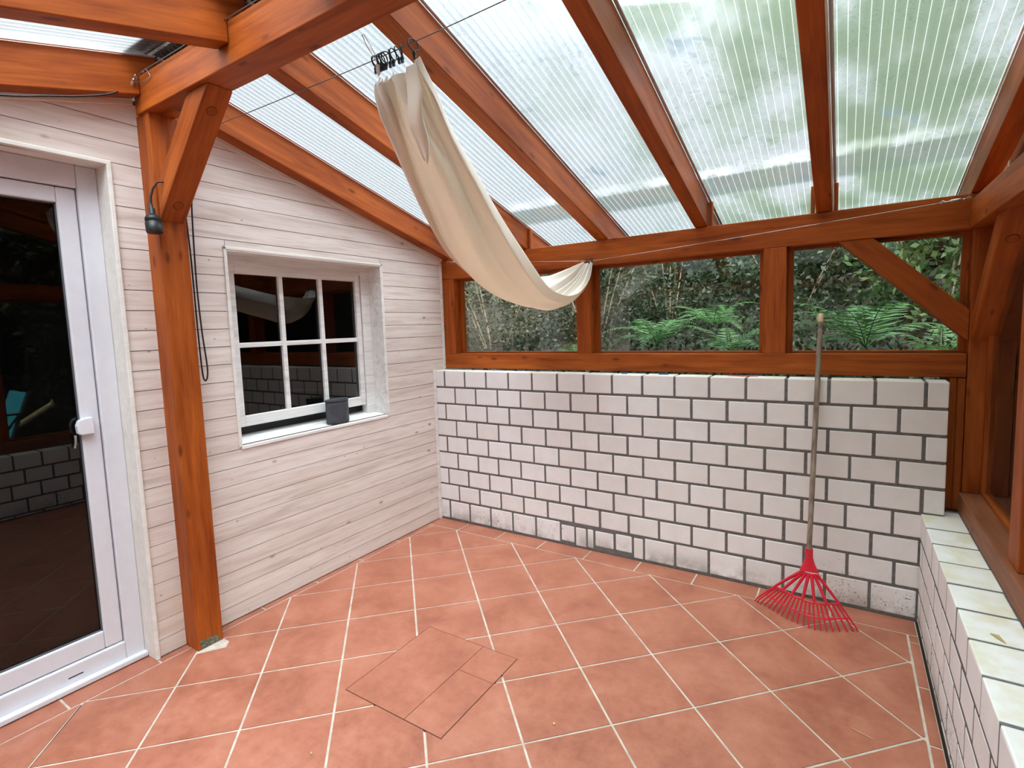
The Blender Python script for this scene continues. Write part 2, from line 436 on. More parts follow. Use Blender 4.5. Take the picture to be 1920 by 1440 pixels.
# ------------------------------------------------------------------ floor
def clip(poly, a, b, c):      # keep a*x+b*y<=c
    out = []
    for i in range(len(poly)):
        p, q = poly[i], poly[(i + 1) % len(poly)]
        dp = a * p[0] + b * p[1] - c; dq = a * q[0] + b * q[1] - c
        if dp <= 0: out.append(p)
        if dp * dq < 0:
            t = dp / (dp - dq); out.append((p[0] + t * (q[0] - p[0]), p[1] + t * (q[1] - p[1])))
    return out
def area(p): return abs(sum(p[i][0] * p[(i + 1) % len(p)][1] - p[(i + 1) % len(p)][0] * p[i][1] for i in range(len(p)))) / 2
def inset(poly, d):
    a2 = sum(poly[i][0] * poly[(i + 1) % len(poly)][1] - poly[(i + 1) % len(poly)][0] * poly[i][1] for i in range(len(poly)))
    if a2 < 0: poly = poly[::-1]
    out = list(poly)
    for i in range(len(poly)):
        p, q = poly[i], poly[(i + 1) % len(poly)]
        dx, dy = q[0] - p[0], q[1] - p[1]; L = math.hypot(dx, dy)
        if L < 1e-6: continue
        nx, ny = dy / L, -dx / L          # outward
        out = clip(out, nx, ny, nx * p[0] + ny * p[1] - d)
        if len(out) < 3: return []
    return out
fb = MB()
fb.box((-.30, YF - .1, -.10), (3.3, .30, -.0022), 0)
ang = math.radians(45.256); s_ = .32655
e1 = (math.cos(ang), math.sin(ang)); e2 = (math.sin(ang), -math.cos(ang)); g0 = (.0323, -.8454)
XL, XR, YB = .040, 2.814, -.143
G = .0090
HA = (.898, 1.393, -1.657, -1.155)       # hatch x0,x1,y0,y1
def subtract_hatch(poly):
    x0, x1, y0, y1 = HA[0] - .002, HA[1] + .002, HA[2] - .002, HA[3] + .002
    res = [clip(poly, 1, 0, x0), clip(poly, -1, 0, -x1)]
    mid = clip(clip(poly, -1, 0, -x0), 1, 0, x1)
    res += [clip(mid, 0, 1, y0), clip(mid, 0, -1, -y1)]
    return [r for r in res if len(r) >= 3 and area(r) > 1e-5]
def put_tile(poly, inner=True):
    if len(poly) < 3 or area(poly) < 2e-4: return
    q = inset(poly, G / 2)
    if len(q) < 3 or area(q) < 1e-4: return
    xs = [p[0] for p in q]; ys = [p[1] for p in q]
    parts = [q]
    if max(xs) > HA[0] and min(xs) < HA[1] and max(ys) > HA[2] and min(ys) < HA[3]: parts = subtract_hatch(q)
    for r in parts:
        fb.prism(r, lambda u, v, w: (u, v, w), -.004, 0.0, 1)
for i in range(-14, 24):
    for j in range(-14, 24):
        ox = g0[0] + s_ * (i * e1[0] + j * e2[0]); oy = g0[1] + s_ * (i * e1[1] + j * e2[1])
        sq = [(ox, oy), (ox + s_ * e2[0], oy + s_ * e2[1]), (ox + s_ * (e1[0] + e2[0]), oy + s_ * (e1[1] + e2[1])), (ox + s_ * e1[0], oy + s_ * e1[1])]
        for a, b, c in ((1, 0, XR), (-1, 0, -XL), (0, 1, YB), (0, -1, -YF)): sq = clip(sq, a, b, c) if len(sq) > 2 else []
        put_tile(sq)
def strip(x0, x1, y0, y1): put_tile([(x0, y0), (x1, y0), (x1, y1), (x0, y1)])
xs = [-.01, .262] + [.262 + .3225 * k for k in range(1, 8)] + [2.853]
for a, b in zip(xs, xs[1:]): strip(a, b, YB, -.002)
ys = [YB, -.205] + [-.205 - .3268 * k for k in range(1, 11)]
for a, b in zip(ys, ys[1:]): strip(XR, 2.855, b, a)
ys = [YB, -.155, -.482, -.807, -1.132, -1.457, -1.70, -1.952, -2.275, -2.60, -2.93, -3.25, -3.6]
for a, b in zip(ys, ys[1:]): strip(-.005 if a > -1.95 else -.08, XL, b, a)
# one joint near the door has lost its grout
p0, p1 = Vector((.052, -2.243, 0)), Vector((.50, -2.68, 0)); d = (p1 - p0).normalized(); nrm = Vector((-d.y, d.x, 0)) * .0022
fb.add([p0 + nrm + Vector((0, 0, -.0016)), p0 - nrm + Vector((0, 0, -.0016)), p1 - nrm + Vector((0, 0, -.0016)), p1 + nrm + Vector((0, 0, -.0016))], [(0, 1, 2, 3)], 2)
# dark bed below the hatch gap
fb.box((2.8535, -3.6, -.004), (2.862, -.0, -.0012), 2)
fb.box((-.01, -.0045, -.004), (2.853, .001, -.0012), 2)
fb.add([(.106, -1.832, .0008), (.118, -1.842, .0008), (.185, -1.745, .0008), (.150, -1.712, .0008), (.106, -1.712, .0008)], [(0, 1, 2, 3, 4)], 0)
fb.box((HA[0] - .004, HA[2] - .004, -.006), (HA[1] + .004, HA[3] + .004, -.0019), 2)
fl = fb.build('floor', [M_GROUT, M_TILE, M_CRACK]); tag(fl, kind='structure')

# inspection hatch with its own cut tiles
h = empty('floor_hatch', (HA[0], HA[2], 0), 'square terracotta inspection hatch cut flush into the tiled floor', 'hatch')
def hatch_part(x0, y0, x1, y1):
    b = MB(); g = .0012
    b.box((x0 - HA[0] + g, y0 - HA[2] + g, -.0015), (x1 - HA[0] - g, y1 - HA[2] - g, .0006), 0)
    return b.build('cut_tile', M_TILE, h)
hatch_part(HA[0], HA[2], 1.215, HA[3]); hatch_part(1.215, HA[2], HA[1], -1.335); hatch_part(1.215, -1.335, HA[1], HA[3])

# ------------------------------------------------------------------ brick walls
def brick(b, lo, hi, bev=.004):
    """one brick with softened arrises and slightly uneven faces"""
    lo = Vector(lo); hi = Vector(hi); j = lambda: random.uniform(-.0009, .0009)
    lo = lo + Vector((j(), j(), j())); hi = hi + Vector((j(), j(), j()))
    bm = bmesh.new(); r = bmesh.ops.create_cube(bm, size=1)
    for v in bm.verts: v.co = Vector(((lo.x + hi.x) / 2 + v.co.x * (hi.x - lo.x), (lo.y + hi.y) / 2 + v.co.y * (hi.y - lo.y), (lo.z + hi.z) / 2 + v.co.z * (hi.z - lo.z)))
    bmesh.ops.bevel(bm, geom=bm.edges[:], offset=bev * random.uniform(.6, 1.2), segments=2, affect='EDGES', profile=.6)
    bm.verts.index_update()
    b.add([v.co[:] for v in bm.verts], [tuple(v.index for v in f.verts) for f in bm.faces], 0); bm.free()
JT = .0065
wb = MB()
wb.box((-.012, .0025, -.02), (2.936, .112, HB - .006), 1)
for r in range(1, 10):
    z1 = HB - RHT * (r - 1); z0 = z1 - RHT
    zz0 = z0 + JT; zz1 = z1 - (JT if r > 1 else 0)
    off = BX0 if r % 2 else .177
    js = [-.012] + [off + BM * k for k in range(-1, 18) if .03 < off + BM * k < 2.90] + [2.942]
    if r % 2 == 0: js = [x for x in js if x < 2.80 or x > 2.93]
    if r == 9: zz0 = .007
    if r == 6: js = [x - .012 if .5 < x < 2.9 else x for x in js]
    for a, b_ in zip(js, js[1:]):
        if z1 < .50 and a > 2.9: continue
        if r == 9 and 1.02 < (a + b_) / 2 < 1.55:          # patched, crumbling bottom course
            cuts = sorted([a, b_] + [random.uniform(a + .04, b_ - .04)])
            for c0, c1 in zip(cuts, cuts[1:]): brick(wb, (c0 + .006, .001, zz0 + random.uniform(.0, .03)), (c1 - .004, .112, zz1 - random.uniform(0, .02)), .007)
            continue
        brick(wb, (a + (JT if a > 0 else 0), 0, max(zz0, .012)), (b_ - (JT if b_ < 2.93 else 0), .113, zz1), .0045 if r < 8 else .006)
wback = wb.build('wall_back', [M_BRICK, M_MORTAR]); tag(wback, kind='structure')

wl = MB(); XW = 2.861; ZT = .5125
wl.box((XW + .0016, YF, -.02), (3.128, -.001, ZT - .0025), 1); wl.box((XW + .0016, -.001, -.02), (3.128, .112, ZT - .0025), 1)
ys = [.09, -.177] + [-.177 - .1815 * k for k in range(1, 21)]
for a, b_ in zip(ys, ys[1:]): brick(wl, (XW, b_ + .006, ZT - RHT + JT), (3.004, a - .006, ZT), .006)
for a, b_ in zip([.09, -.02], [-.02, -.177]): pass
for r in range(1, 5):
    z1 = ZT - RHT * r - .0; z0 = z1 - RHT
    st = .09 if r % 2 else 0
    yy = -.002
    js = [-.002] + [-.177 + st - BM * k for k in range(0, 22) if -.177 + st - BM * k < -.03]
    for a, b_ in zip(js, js[1:]): brick(wl, (XW, b_ + JT, max(z0 + JT, .008)), (XW + .10, a - JT, z1 - JT), .004)
wright = wl.build('wall_right', [M_BRICK, M_MORTAR]); tag(wright, kind='structure')

# ------------------------------------------------------------------ house wall with whitewashed boards
WIN = (-1.495, -.490, .872, 1.842)     # y0,y1,z0,z1
DOOR = (-2.965, -1.955, -.01, 2.136)
cb = MB()
PZ = .0862
def topz(y): return zr(y) - .002
def add_board(y0, y1, z0, z1):
    if y1 - y0 < .004: return
    p = [(y0, z0), (y1, z0), (y1, z1), (y0, z1)]
    # roof slopes: z <= zr(y)
    p = clip(p, SL, 1, SL * .12 + 1.935 - .002)
    if len(p) > 2: p = clip(p, -SL, 1, 1.935 + SL * 1.89 + SL * 1.77 - .002)
    if len(p) > 2 and area(p) > 1e-4: 
        q = inset(p, .0015)
        if len(q) > 2: cb.prism(q, lambda u, v, w: (w, u, v), -.016, random.uniform(-.0012, 0.0002), 0)
for k in range(-8, 22):
    z1 = 1.717 - PZ * k; z0 = z1 - PZ
    if z1 < .004: continue
    z0 = max(z0, .004)
    spans = [(YF, .122)]
    for (a, b_, c, d_) in (WIN, DOOR):
        ns = []
        zc0, zc1 = max(z0, c), min(z1, d_)
        for (p, q) in spans:
            if zc1 <= zc0 or q <= a or p >= b_: ns.append((p, q, z0, z1) if False else (p, q)); continue
            # full overlap of board height or partial
            if p < a: ns.append((p, a))
            if q > b_: ns.append((b_, q))
            if z0 < c: add_board(max(a, p), min(b_, q), z0, c)
            if z1 > d_: add_board(max(a, p), min(b_, q), d_, z1)
        spans = ns
    for (p, q) in spans:
        add_board(p, q, z0, z1)
def wall_cells(b, x0, x1, mi, y_lo, y_hi):
    # backing wall with the two openings, roof-shaped top
    ycuts = sorted({y_lo, y_hi, WIN[0], WIN[1], DOOR[0], DOOR[1], -1.77})
    for a, c in zip(ycuts, ycuts[1:]):
        mid = (a + c) / 2; segs = []
        if WIN[0] < mid < WIN[1]: segs = [(0, WIN[2]), (WIN[3], None)]
        elif DOOR[0] < mid < DOOR[1]: segs = [(DOOR[3], None)]
        else: segs = [(0, None)]
        for z0, z1 in segs:
            if z1 is None: poly = [(a, z0), (c, z0), (c, zr(c) - .003), (a, zr(a) - .003)]
            else: poly = [(a, z0), (c, z0), (c, z1), (a, z1)]
            b.prism(poly, lambda u, v, w: (w, u, v), x0, x1, mi)
wall_cells(cb, -.24, -.013, 1, YF, .122)
wleft = cb.build('wall_left', [M_CLAD, M_CRACK]); tag(wleft, kind='structure')
# slim cover strips on the boards
tb = MB(); tb.box((-.004, -.026, 0), (.008, -.002, 1.13)); tag(tb.build('trim_1', M_WTRIM, bevel=.002), kind='structure')
tb = MB(); tb.box((-.004, .098, 1.12), (.006, .119, 1.90)); tag(tb.build('trim_2', M_WTRIM, bevel=.002), kind='structure')
tb = MB()
tb.prism([(-1.70, zr(-1.70) - .024), (.11, zr(.11) - .024), (.11, zr(.11) - .001), (-1.70, zr(-1.70) - .001)], lambda u, v, w: (w, u, v), 0, .010)
tag(tb.build('trim_3', M_CTRIM, bevel=.002), kind='structure')
tb = MB()
tb.prism([(YF, zr(YF) - .024), (-1.84, zr(-1.84) - .024), (-1.84, zr(-1.84) - .001), (YF, zr(YF) - .001)], lambda u, v, w: (w, u, v), 0, .010)
tag(tb.build('trim_4', M_CTRIM, bevel=.002), kind='structure')

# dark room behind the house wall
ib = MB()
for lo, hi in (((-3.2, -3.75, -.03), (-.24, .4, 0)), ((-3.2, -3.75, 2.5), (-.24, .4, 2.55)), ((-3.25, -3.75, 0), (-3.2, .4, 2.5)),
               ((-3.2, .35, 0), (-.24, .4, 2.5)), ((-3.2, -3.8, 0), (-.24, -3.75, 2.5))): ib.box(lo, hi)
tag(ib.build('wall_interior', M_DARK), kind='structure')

# ------------------------------------------------------------------ small lattice window
w1 = empty('window_1', (-.12, -.9925, .872)); tag(w1, kind='structure')
def wpart(name, boxes, mat, parent, bevel=.002, org=(-.12, -.9925, .872)):
    b = MB()
    for lo, hi in boxes: b.box([lo[i] - org[i] for i in range(3)], [hi[i] - org[i] for i in range(3)])
    return b.build(name, mat, parent, bevel)
y0, y1, z0, z1 = WIN
wpart('reveal_lining', [((-.118, y1 - .006, z0), (.004, y1 + .010, z1 + .01)), ((-.118, y0 - .010, z0), (.004, y0 + .006, z1 + .01)), ((-.118, y0 - .01, z1 - .006), (.004, y1 + .01, z1 + .010))], M_WTRIM, w1)
wpart('edge_trim', [((-.002, y1 + .000, z0 - .006), (.0065, y1 + .012, z1 + .014)), ((-.002, y0 - .012, z0 - .006), (.0065, y0, z1 + .014)), ((-.002, y0 - .012, z1 + .001), (.0065, y1 + .012, z1 + .014))], M_CTRIM, w1)
b = MB(); O = (-.12, -.9925, .872)
b.prism([(-.20, z0 + .022), (.004, z0 - .004), (.004, z0 - .020), (-.20, z0 - .010)], lambda u, v, w: (u - O[0], w - O[1], v - O[2]), y0 + .001, y1 - .001)
b.build('window_sill', M_WTRIM, w1, .002)
wpart('outer_frame', [((-.165, y1 - .072, z0 + .012), (-.112, y1 - .002, z1 - .006)), ((-.165, y0 + .002, z0 + .012), (-.112, y0 + .06, z1 - .006)), ((-.165, y0 + .06, z1 - .058), (-.112, y1 - .072, z1 - .006))], M_WTRIM, w1)
wpart('gap_shade', [((-.20, y0 + .06, z0 + .02), (-.185, y1 - .072, .945))], M_BLACKRUB, w1, 0)  # black strip standing in for the shade in the recess under the sash
gy0, gy1, gz0, gz1 = -1.392, -.603, .998, 1.745
sx0, sx1 = -.160, -.118
wpart('sash', [((sx0, gy0 - .042, .942), (sx1, gy0, gz1 + .042)), ((sx0, gy1, .942), (sx1, gy1 + .036, gz1 + .042)), ((sx0, gy0, gz1), (sx1, gy1, gz1 + .042)), ((sx0, gy0, .942), (sx1, gy1, gz0))], M_WTRIM, w1, .004)
cw = (gy1 - gy0) / 3
for k in (1, 2): wpart('muntin', [((-.146, gy0 + cw * k - .013, gz0), (sx1 - .003, gy0 + cw * k + .013, gz1))], M_WTRIM, w1, .003)
wpart('muntin', [((-.146, gy0, 1.372 - .013), (sx1 - .004, gy1, 1.372 + .013))], M_WTRIM, w1, .003)
wpart('pane', [((-.142, gy0, gz0), (-.138, gy1, gz1))], M_HGLASS, w1, 0)

# ------------------------------------------------------------------ terrace door
d1 = empty('door_1', (-.10, -2.46, 0)); tag(d1, kind='structure')
DO = (-.10, -2.46, 0)
def dpart(name, boxes, mat, parent=d1, bevel=.003): return wpart(name, boxes, mat, parent, bevel, DO)
dy0, dy1, dz1 = DOOR[0], DOOR[1], DOOR[3]
dpart('reveal_lining', [((-.10, dy1 - .003, .0), (.012, dy1 + .014, dz1 + .014)), ((-.10, dy0 - .014, .0), (.012, dy0 + .003, dz1 + .014)), ((-.10, dy0, dz1 - .003), (.012, dy1, dz1 + .014))], M_CTRIM)
fx0, fx1 = -.165, -.092
fw = .075
dpart('door_frame', [((fx0, dy1 - fw, 0), (fx1, dy1 - .003, dz1 - .003)), ((fx0, dy0 + .003, 0), (fx1, dy0 + fw, dz1 - .003)), ((fx0, dy0 + fw, dz1 - .095), (fx1, dy1 - fw, dz1 - .003)), ((fx0, dy0 + fw, 0), (fx1, dy1 - fw, .100))], M_PVC, bevel=.005)
dpart('threshold', [((-.092, dy0 + .01, .004), (-.060, dy1 - .004, .026))], M_PVC, bevel=.004)
sxa, sxb = -.158, -.104
gl0, gl1, gz0, gz1 = dy0 + fw + .072, dy1 - fw - .068, .182, 1.975
dpart('door_sash', [((sxa, gl1, .103), (sxb, dy1 - fw - .003, dz1 - .098)), ((sxa, dy0 + fw + .003, .103), (sxb, gl0, dz1 - .098)), ((sxa, gl0, gz1), (sxb, gl1, dz1 - .098)), ((sxa, gl0, .103), (sxb, gl1, gz0))], M_PVC, bevel=.006)
dpart('gasket', [((-.120, gl1 - .005, gz0), (-.113, gl1, gz1)), ((-.120, gl0, gz0), (-.113, gl0 + .005, gz1)), ((-.120, gl0, gz0), (-.113, gl1, gz0 + .005)), ((-.120, gl0, gz1 - .005), (-.113, gl1, gz1))], M_GASKET, bevel=0)
dpart('pane', [((-.127, gl0, gz0), (-.122, gl1, gz1))], M_HGLASS, bevel=0)
# shell-shaped pull handle
b = MB(); pts = []
hp = [(-.058, -.030), (.0, -.036), (.0, .034), (-.020, .036), (-.046, .026), (-.058, .004)]
ctr = (-2.062, 1.072)
b.prism([(ctr[0] - DO[1] + u, ctr[1] + v) for u, v in [(-.056, -.026), (-.046, -.034), (.0, -.036), (.0, .036), (-.030, .034), (-.050, .026), (-.058, .006)]], lambda u, v, w: (w, u, v), -.004, .022)
b.build('handle', M_PVC, d1, .004)
b = MB(); b.tube([(-.012, -2.118 - DO[1], 1.036), (-.006, -2.121 - DO[1], 1.01), (-.010, -2.125 - DO[1], .985)], [.005, .004, .003], 8); b.build('latch', M_STEEL, d1)
b = MB(); b.box((.0078, -2.235 - DO[1], .049), (.0086, -2.185 - DO[1], .054)); b.build('drain_slot', M_BLACKRUB, d1)

# ------------------------------------------------------------------ timber frame
G_RAFT = 'rafters carrying the translucent roof'
beam('timber_post', (-.012, -1.828, 0), (.104, -1.713, 2.36), 2, label='tall orange timber post standing against the whitewashed house wall beside the glass door', cat='post')
post1 = bpy.data.objects['timber_post']
b = MB(); b.box((.002, -.104 + .002, .001), (.040, -.1035, .012)); 
M_SHOE = simple('weathered_green_patch', (.15, .14, .095), .9, .1, var=.5, scale=90)
b = MB(); b.prism([(.002, -.045), (.036, -.030), (.044, .048), (.001, .040)], lambda u, v, w: (u, v, w), 0, .0008)
pp = b.build('weathered_patch', M_SHOE, post1)
pp.matrix_basis = Matrix(((1, 0, 0, 0), (0, 0, -1, -.0585), (0, 1, 0, .0575), (0, 0, 0, 1)))
beam('ridge_beam', (.02, -1.838, 2.358), (3.13, -1.722, 2.500), 0, label='heavy orange ridge beam overhead running from the house wall towards the right', cat='beam')
# brace between post and ridge beam
bo = Vector((.10, -1.7705, 1.92)); bd = Vector((.445, 0, .438))
def brace(name, a, b_, w, th, cutA, cutB, **kw):
    """a,b_: two points of the lower edge; profile ends cut plumb / level"""
    a = Vector(a); b_ = Vector(b_); d = (b_ - a); L = d.length; X = d.normalized()
    up = Vector((0, 0, 1)); Z = (up - X * up.dot(X)).normalized()
    # cutA: plane normal at a ('plumb' -> vertical cut, 'level' -> horizontal cut)
    def shift(cut):
        if cut == 'plumb':   # keep horizontal coordinate when rising th along Z
            hz = Vector((X.x, X.y, 0)); k = (Z.x * hz.x + Z.y * hz.y) / (hz.length ** 2)
            return -th * k
        return -th * (Z.z / X.z)
    prof = [(0, 0), (L, 0), (L + shift(cutB), th), (0 + shift(cutA), th)]
    return polybeam(name, a, X, up, prof, w, **kw)
br = brace('brace', (.105, -1.7705, 1.918), (.552, -1.7705, 2.357), .098, .104, 'plumb', 'level',
      label='diagonal orange brace from the left timber post up to the ridge beam', cat='brace')
def peg(parent_o, u, w, v=-.0):     # round peg end on the underside of a brace
    b = MB(); b.lathe([(.0170, -.0020), (.0180, -.0014), (.0180, .002)], (u, w, v), 24, 0); b.lathe([(.0200, -.0006), (.0200, .002)], (u, w, v), 24, 1); b.build('peg', [M_TIMBER, M_KNOT], parent_o)
peg(br, .525, 0); peg(br, .085, 0)
beam('eaves_beam', (-.02, .12, 1.785), (3.12, .240, 1.935), 0, label='long orange eaves beam above the three back windows', cat='beam')
beam('sill_beam', (.0, .12, 1.128), (3.013, .240, 1.236), 0, label='orange sill beam lying on the white brick back wall', cat='beam')
for i, (a, b_, lab) in enumerate(((.002, .108, 'short orange post in the left corner against the house wall'), (1.098, 1.197, 'short orange post between the left and middle back windows'), (2.182, 2.290, 'short orange post between the middle and right back windows'))):
    beam('window_post', (a, .1205, 1.236), (b_, .235, 1.785), 2, label=lab, cat='post', group='posts between the back windows')
beam('corner_post', (3.016, .122, .60), (3.125, .238, 1.785), 2, label='orange corner post where back and right window walls meet', cat='post')
brace('brace', (3.0155, .178, 1.291), (2.512, .178, 1.785), .108, .10, 'plumb', 'level', label='diagonal orange brace crossing the right back window', cat='brace')
br2 = brace('brace', (3.066, .121, 1.29), (3.066, -.373, 1.785), .085, .092, 'plumb', 'level', label='diagonal orange brace under the right eaves beam at the corner', cat='brace')
peg(br2, .56, 0)
beam('side_beam', (3.0, YF, 1.785), (3.12, .119, 1.905), 1, label='orange beam above the right side windows', cat='beam')
beam('side_sill_beam', (3.004, YF, .514), (3.14, .118, .603), 1, mat=M_TIMBER2, label='weathered brown sill beam on top of the low right brick wall', cat='beam')
for yy, lab in ((-.775, 'orange post on the brown sill nearest the right back corner'), (-1.72, 'orange post on the brown sill further towards the viewer'), (-2.75, 'orange post on the brown sill at the right beside the viewer')):
    beam('window_post', (3.022, yy, .603), (3.125, yy + .115, 1.785), 2, label=lab, cat='post', group='posts of the right window wall')
beam('eaves_beam', (-.02, -3.74, 1.76), (3.13, -3.64, 1.89), 0, label='orange eaves beam of the near roof slope behind the viewer', cat='beam')
b = MB(); b.box((0.0, -3.74, 0), (3.0, -3.64, .95)); tag(b.build('wall_light_block', M_BRICK), kind='structure')  # unseen low wall, added to cut low light on the near floor
# vertical boards closing the gap beside the brick end
beam('board', (2.955, .125, .515), (2.983, .15, 1.127), 2, label='narrow upright board right beside the end of the back brick wall', cat='board')
beam('board', (2.984, .128, .515), (3.014, .152, 1.127), 2, label='narrow upright board touching the right corner post below the sill beam', cat='board')
tb = MB(); tb.box((2.925, .152, .5), (3.014, .17, 1.127)); tag(tb.build('trim_5', M_TIMBER2), kind='structure')

# rafters, one each side of the ridge
RX = [(0.004, .082), (.668, .745), (1.240, 1.320), (1.832, 1.900), (2.415, 2.485), (3.000, 3.074)]
names = ['lying against the house wall', 'second from the house wall', 'third from the house wall', 'fourth from the house wall', 'fifth from the house wall', 'last on the right edge']
dX = Vector((0, -1, SL)).normalized(); cs = math.sqrt(1 + SL * SL)
for (a, b_), nm in zip(RX, names):
    org = Vector(((a + b_) / 2, .62, zr(.62)))
    X = dX; Z = Vector((0, SL, 1)).normalized()
    def P(y, z):
        dlt = Vector((0, y - org.y, z - org.z)); return (dlt.dot(X), dlt.dot(Z))
    prof = [P(.62, zr(.62)), P(.242, zr(.242)), P(.242, 1.937), P(.12, 1.937), P(-1.720, zr(-1.720)), P(-1.720, 2.502), P(-1.7685, 2.502), P(-1.7685, zr(-1.7685) + RH), P(.62, zr(.62) + RH)]
    polybeam('rafter', org, X, Z, prof, b_ - a, label='sloping orange rafter, back slope, %s' % nm, cat='rafter', group=G_RAFT)
    org = Vector(((a + b_) / 2, -1.7715, zr(-1.7715))); X = Vector((0, -1, -SL)).normalized(); Z = Vector((0, -SL, 1)).normalized()
    prof = [P(-1.7715, 2.502), P(-1.840, 2.502), P(-1.840, zr(-1.840)), P(YF, zr(YF)), P(YF, zr(YF) + RH), P(-1.7715, zr(-1.7715) + RH)]
    polybeam('rafter', org, X, Z, prof, b_ - a, label='orange rafter of the near roof slope, %s' % nm, cat='rafter', group='rafters of the near roof slope')
# small upright cleats fixed beside the rafter feet
for i, (x, nm) in enumerate(((.760, 'second'), (1.915, 'fourth'), (2.400, 'fifth'), (2.500, 'fifth'))):
    side = 'left' if x == 2.400 else 'right'
    beam('cleat', (x - .009, .135, 1.937), (x + .009, .165, 2.07), 2, label='small upright wooden cleat on the eaves beam, %s side of the %s rafter' % (side, nm), cat='cleat', group='cleats at the rafter feet')

# ------------------------------------------------------------------ roof sheets
gaps = ['between the house wall rafter and the second rafter', 'between the second and third rafters', 'between the third and fourth rafters', 'between the fourth and fifth rafters', 'between the fifth rafter and the right edge rafter']
for i in range(5):
    xa = (RX[i][0] + RX[i][1]) / 2 + .002 if i else .0; xb = (RX[i + 1][0] + RX[i + 1][1]) / 2 - .002
    if i == 4: xb = 3.10
    for slope in (0, 1):
        b = MB()
        if slope == 0: ya, yb = -1.765, .70
        else: ya, yb = YF - .05, -1.775
        T = RH + .004
        b.prism([(ya, zr(ya) + T), (yb, zr(yb) + T), (yb, zr(yb) + T + .010), (ya, zr(ya) + T + .010)], lambda u, v, w: (w, u, v), xa, xb)
        o = b.build('roof_panel', M_POLY)
        tag(o, ('ribbed translucent roof sheet of the back slope %s' if slope == 0 else 'ribbed translucent roof sheet of the near slope %s') % gaps[i], 'roof panel', 'translucent roof sheets')
        # edge profile strips visible beside the rafters
        for x0, x1, mt in ((RX[i][1] + .0015, RX[i][1] + .0105, M_ALU), (RX[i][1] + .0108, RX[i][1] + .0145, M_SEAL), (RX[i + 1][0] - .0075, RX[i + 1][0] - .0015, M_SEAL)):
            e = MB(); e.prism([(ya, zr(ya) + T - .005), (yb, zr(yb) + T - .005), (yb, zr(yb) + T - .001), (ya, zr(ya) + T - .001)], lambda u, v, w: (w, u, v), x0, x1)
            e.build('edge_strip', mt, o)
b = MB()
b.prism([(-1.90, zr(-1.9) + .172), (-1.77, zr(-1.77) + .172), (-1.64, zr(-1.64) + .172), (-1.64, zr(-1.64) + .178), (-1.77, zr(-1.77) + .180), (-1.90, zr(-1.9) + .178)], lambda u, v, w: (w, u, v), -.05, 3.15)
tag(b.build('ridge_cap', simple('dark_zinc', (.12, .13, .14), .5, .5, .6)), 'dark metal ridge cap above the roof sheets', 'ridge cap')

# ------------------------------------------------------------------ glazing of the porch
def glazing(name, boxes_frame, pane_poly, plane, parent_loc, mat=M_TIMBER):
    o = empty(name, parent_loc); tag(o, kind='structure')
    for lo, hi in boxes_frame:
        ax = max(range(3), key=lambda k: hi[k] - lo[k])
        bb = beam('glazing_bead', [lo[k] - parent_loc[k] for k in range(3)], [hi[k] - parent_loc[k] for k in range(3)], ax, bevel=.002, parent=o)
    b = MB()
    if plane[0] == 'y': b.prism(pane_poly, lambda u, v, w: (u - parent_loc[0], -w - parent_loc[1], v - parent_loc[2]), -plane[1], -plane[1] + .004)
    else: b.prism(pane_poly, lambda u, v, w: (w - parent_loc[0], u - parent_loc[1], v - parent_loc[2]), plane[1], plane[1] + .004)
    b.build('pane', M_GLASS, o)
    return o
YG = .205
for k, (xa, xb) in enumerate(((.108, 1.098), (1.197, 2.182), (2.290, 3.016))):
    z0, z1 = 1.236, 1.785
    fr = [((xa, YG - .012, z0), (xa + .026, YG + .02, z1)), ((xb - .026, YG - .012, z0), (xb, YG + .02, z1)),
          ((xa + .026, YG - .012, z0), (xb - .026, YG + .02, z0 + .012)), ((xa + .026, YG - .012, z1 - .016), (xb - .026, YG + .02, z1))]
    glazing('window_%d' % (k + 2), fr, [(xa + .02, z0 + .006), (xb - .02, z0 + .006), (xb - .02, z1 - .008), (xa + .02, z1 - .008)], ('y', YG), ((xa + xb) / 2, YG, z0))
XG = 3.095
seg = [(-.66, .122), (-1.605, -.775), (-2.635, -1.72), (YF, -2.75)]
for k, (ya, yb) in enumerate(seg):
    z0, z1 = .603, 1.785
    fr = [((XG - .016, ya, z0), (XG + .02, ya + .026, z1)), ((XG - .016, yb - .026, z0), (XG + .02, yb, z1)),
          ((XG - .016, ya + .026, z0), (XG + .02, yb - .026, z0 + .016)), ((XG - .016, ya + .026, z1 - .02), (XG + .02, yb - .026, z1))]
    glazing('window_%d' % (k + 5), fr, [(ya + .02, z0 + .006), (yb - .02, z0 + .006), (yb - .02, z1 - .008), (ya + .02, z1 - .008)], ('x', XG), (XG, (ya + yb) / 2, z0))
# gable pane over the right beam
g = empty('window_9', (3.10, -1.77, 1.93)); tag(g, kind='structure')
b = MB(); b.prism([(YF + .02, 1.926), (.10, 1.926), (.10, zr(.1) + .12), (-1.77, zr(-1.77) + .13), (YF + .02, zr(YF) + .12)], lambda u, v, w: (w - 3.10, u + 1.77, v - 1.93), 3.098, 3.102)
b.build('pane', M_GLASS, g)

# ------------------------------------------------------------------ cloth sail gathered on two wires
def cat_rom(pts, t):
    n = len(pts) - 1; x = min(max(t * n, 0), n - 1e-6); i = int(x); f = x - i
    g = lambda k: pts[min(max(k, 0), n)]
    out = []
    for c in range(len(pts[0])):
        a, b_, c_, d_ = g(i - 1)[c], g(i)[c], g(i + 1)[c], g(i + 2)[c]
        out.append(.5 * (2 * b_ + (c_ - a) * f + (2 * a - 5 * b_ + 4 * c_ - d_) * f * f + (3 * b_ - 3 * c_ + d_ - a) * f ** 3))
    return out
